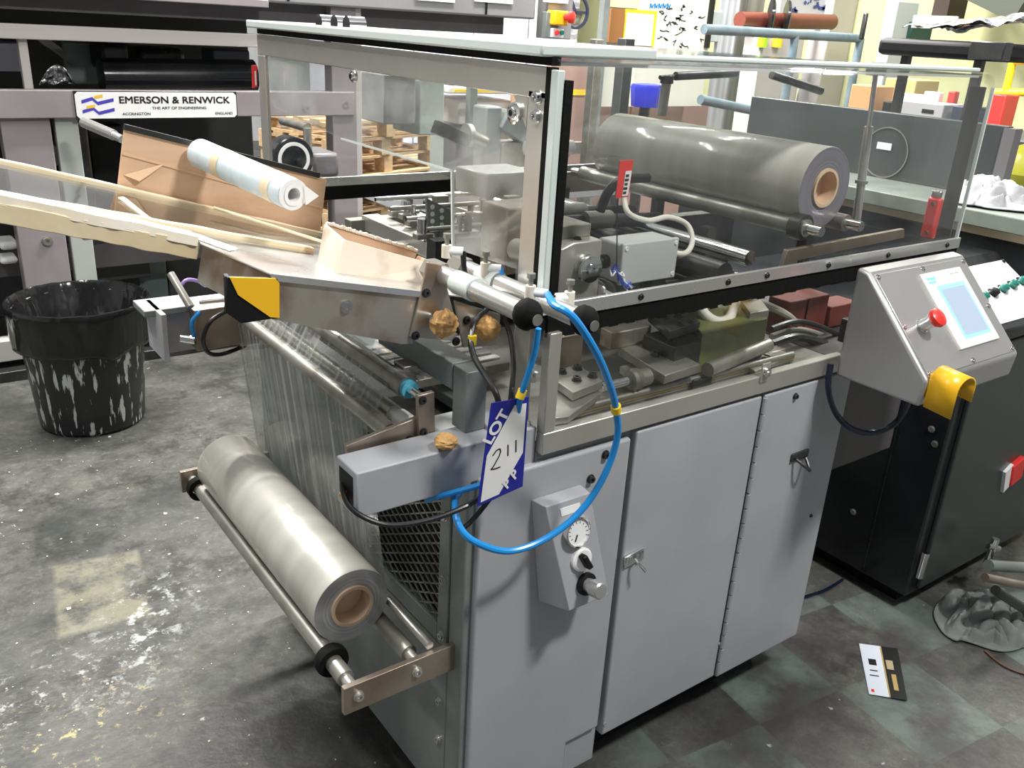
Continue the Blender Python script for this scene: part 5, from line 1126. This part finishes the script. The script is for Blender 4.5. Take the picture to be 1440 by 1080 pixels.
# shelf with boxes further back
sf = thing('storage_counter', (4.0, 1.8, 0), 'dark counter carrying boxes behind the hood end', 'counter')
SX = 3.9
a0, a1 = P(1180, 165, x=SX), P(1420, 172, x=SX); zt_ = a0.z
b = B(); b.box(SX, SX+.7, a1.y-.3, a0.y+.5, 0, zt_); b.done('counter_body', MT['slate_panel'], sf, bev=.006)
def onshelf(x0, y0, x1, m, name, label, cat, dx=.0, dep=.25):
    b = B(); a = P(x0, y0, x=SX+.05+dx); c_ = P(x1, y0, x=SX+.05+dx); b.box(SX+.05+dx, SX+.05+dx+dep, c_.y, a.y, zt_+.001, a.z); return tag(b.done(name, m, bev=.006), label, cat)
onshelf(1246, 109, 1290, mat('tan_box', (.58, .44, .18), .6), 'storage_box', 'tan storage box on the dark counter', 'box', .3)
onshelf(1198, 118, 1234, mat('orange_card', (.62, .32, .14), .6), 'storage_box', 'orange brown carton on the dark counter', 'box', .0, .18)
pt_ = onshelf(1270, 141, 1330, mat('printer_grey', (.38, .37, .38), .5), 'label_printer', 'grey label printer on the dark counter', 'printer', .0, .2)
b = B(); a = P(1297, 153, x=SX+.048); c_ = P(1312, 160, x=SX+.048); b.box(SX+.046, SX+.05, c_.y, a.y, c_.z, a.z); b.done('printer_slot', black, pt_)
onshelf(1262, 130, 1296, white, 'paper_box', 'white paper box behind the label printer', 'box', .22, .05)
onshelf(1300, 128, 1322, white, 'paper_box', 'white paper box beside the red folder', 'box', .22, .05)
onshelf(1334, 128, 1344, red, 'red_folder', 'red folder standing on the dark counter', 'folder', .22, .05)
onshelf(1242, 142, 1268, black, 'black_case', 'small black case beside the label printer', 'case', .0, .15)
onshelf(1340, 148, 1372, MT['dark_navy'], 'navy_case', 'dark navy case at the counter end', 'case', .0, .15)
# far right: wall items
lad = thing('yellow_ladder', P(1420, 200, x=6.5), 'yellow painted guard rail by the green wall', 'guard rail')
for (a, c_) in (((1428, 72), (1413, 135)), ((1398, 130), (1450, 130)), ((1424, 86), (1450, 86)), ((1413, 135), (1395, 240))):
    b = B(); b.cyl(P(*a, x=6.5), P(*c_, x=6.5), .028, n=12); b.done('rail_tube', yellow_tag, lad)
b = B(); xbx(b, 1390, 132, 1410, 185, 6.2, .2, 0); tag(b.done('red_locker', red, bev=.01), 'tall red locker below the yellow guard rail', 'locker')
b = B(); b.bar(P(1330, -75, x=7), P(1470, -12, x=7), .5, .45, (1, 0, 0))
b.v = [p for p in b.v]; tag(b.done('air_duct', mat('dark_olive', (.06, .07, .05), .6)), 'dark overhead duct crossing the green wall', 'duct')
b = B(); xbx(b, 1318, -60, 1340, 24, 7.3, .3); tag(b.done('wall_pillar', mat('dark_brown', (.05, .03, .02), .6)), 'dark brown pillar against the green wall', 'pillar')
b = B(); xbx(b, 1250, 30, 1282, 56, 6.2, .3); tag(b.done('green_bin', mat('dark_green_plastic', (.01, .05, .035), .5), bev=.01), 'dark green box behind the foil tray', 'box')
b = B(); xbx(b, 1216, 0, 1232, 320, 6.0, .3); tag(b.done('pale_column', MT['pale_green_press'], bev=.01), 'pale grey green column behind the pipe rail', 'column')
b = B(); xbx(b, 1210, 18, 1216, 56, 5.97, .03); tag(b.done('junction_strip', dark_steel, bev=.01), 'dark switch strip fixed to the pale column', 'switch')
# ================================================================ waste bin
bc0 = V((-.135, 2.66, 0)); ztop = P(104, 425, y=2.66).z; rt_ = (P(202, 425, y=2.66)-P(2, 425, y=2.66)).length/2; rb_ = .205
bn_ = thing('waste_bin', bc0, 'paint splashed black waste bin lined with a black bag', 'bin')
b = B(); b.lathe(bc0, (0, 0, 1), [(0, rb_-.01), (.012, rb_), (ztop*.78, rt_*.90), (ztop*.80, rt_*.93), (ztop*.97, rt_*.97), (ztop*.97, rt_*.94), (.03, rb_-.01), (.03, 0)], 48); b.done('bin_body', bin_black, bn_)
def bag(u, v):
    a = u*2*math.pi; d = V((math.cos(a), math.sin(a), 0)); nz1 = noise.noise(V((math.cos(a)*3, math.sin(a)*3, v*2))); nz2 = noise.noise(V((math.cos(a)*9, math.sin(a)*9, v*3+5)))
    hem = .16+.03*noise.noise(V((math.cos(a)*2.2, math.sin(a)*2.2, 7)))
    if v < .45: t = v/.45; r = rt_*1.035+.012*nz1*(1-t)+.006*nz2*(1-t)-.012*(1-t); z = ztop-hem*(1-t)
    elif v < .6: t = (v-.45)/.15; an = math.pi*t; r = rt_*1.0+rt_*.035*math.cos(an); z = ztop+.018*math.sin(an)
    else: t = (v-.6)/.4; r = rt_*.965*(1-t*.35)-.03*t*(.5+nz2); z = ztop-.55*t*ztop
    return bc0+d*r+V((0, 0, z+.004*nz2))
b = B(); b.grid(bag, 72, 26); b.done('bin_liner', bag_black, bn_, thick=.002)
# ================================================================ things on the floor
lf = thing('leaflet', P(1240, 945, z=0), 'white and black printed leaflet lying on the floor by the cabinet', 'leaflet')
c4 = [P(1208, 905, z=.003), P(1262, 912, z=.003), P(1276, 985, z=.006), P(1222, 976, z=.003)]
def lp4(u, v, h=0.): return (c4[0]*(1-u)+c4[1]*u)*(1-v)+(c4[3]*(1-u)+c4[2]*u)*v+V((0, 0, h))
def lq(u0, v0, u1, v1, h, nm, m): b = B(); b.prism([lp4(u0, v0, h), lp4(u1, v0, h), lp4(u1, v1, h), lp4(u0, v1, h)], (0, 0, .0005)); b.done(nm, m, lf)
lq(0, 0, .55, 1, 0, 'white_half', mat('cool_paper', (.62, .66, .74), .4)); lq(.55, 0, 1, 1, 0, 'black_half', sign_black); lq(.53, 0, .57, 1, .0006, 'gold_edge', mat('gold_ink', (.42, .30, .10), .4))
lq(.16, .30, .36, .42, .0006, 'printed_block', sign_black); lq(.62, .28, .80, .46, .0006, 'printed_block', mat('tan_ink', (.40, .32, .2), .5)); lq(.15, .52, .35, .54, .0006, 'printed_line', sign_black); lq(.12, .62, .36, .64, .0006, 'printed_line', sign_black); lq(.70, .55, .82, .85, .0006, 'printed_line', MT['gold_ink']); lq(.08, .90, .16, .95, .0006, 'printed_mark', red)
cloth('floor_rag', rag_g, (P(1385, 878, z=0).x, P(1385, 878, z=0).y, 0), .16, .13, .085, 1.7, 'heap of dirty grey rag on the floor beside the black cabinet')
for k, (a, c_, r, m, l) in enumerate((((1390, 795), (1470, 800), .018, green_grey, 'green grey pipe lying above the rag heap'), ((1385, 812), (1470, 830), .013, steel_br, 'rusty brown pipe lying above the rag heap'), ((1400, 830), (1470, 880), .015, dark_steel, 'dark pipe leaning against the rag heap'))):
    p0, p1 = P(*a, y=-.16-.05*k), P(*c_, y=-.22-.05*k); p0.z = max(p0.z, r); p1.z = max(p1.z, r); b = B(); b.cyl(p0, p1, r, n=14); tag(b.done('pipe_offcut', m), l, 'pipe')
tag(B().tube([P(1385, 915, z=.004), P(1410, 935, z=.004), P(1440, 947, z=.004), P(1470, 950, z=.004)], .004, 6).done('twine', mat('brown_cord', (.12, .06, .04), .5)), 'thin brown cord trailing from the rag heap', 'twine')
tag(B().tube([P(1130, 840, z=.005), P(1160, 830, z=.005), P(1185, 815, z=.005)], .005, 6).done('floor_hose', MT['navy_cable']), 'dark blue hose on the floor between the two cabinets', 'hose')
fk = thing('paint_flakes', (-.3, .6, 0), 'scattered pale paint flakes on the stained floor', 'flakes'); fk['kind'] = 'stuff'
b = B(); r_ = random.Random(3)
for k in range(230):
    if k < 260: x, y = r_.uniform(-1.2, .1), r_.uniform(.2, 2.6)
    else: x, y = r_.uniform(.3, 2.2), r_.uniform(-.9, .0)
    if -.02 < x < 1.14 and y > -.03: continue
    s_ = r_.uniform(.0012, .0042)*(2.6 if r_.random() < .08 else 1); a = r_.random()*6.28
    b.prism([(x+s_*math.cos(a+t)*(.6+.6*r_.random()), y+s_*math.sin(a+t), .0006) for t in (0, 1.7, 3.2, 4.6)], (0, 0, .0012))
fo = b.done('flake_scatter', mat('flake', (.50, .45, .30), .7, col2=(.60, .60, .56), scale=3), fk, smooth=False); fo['kind'] = 'stuff'
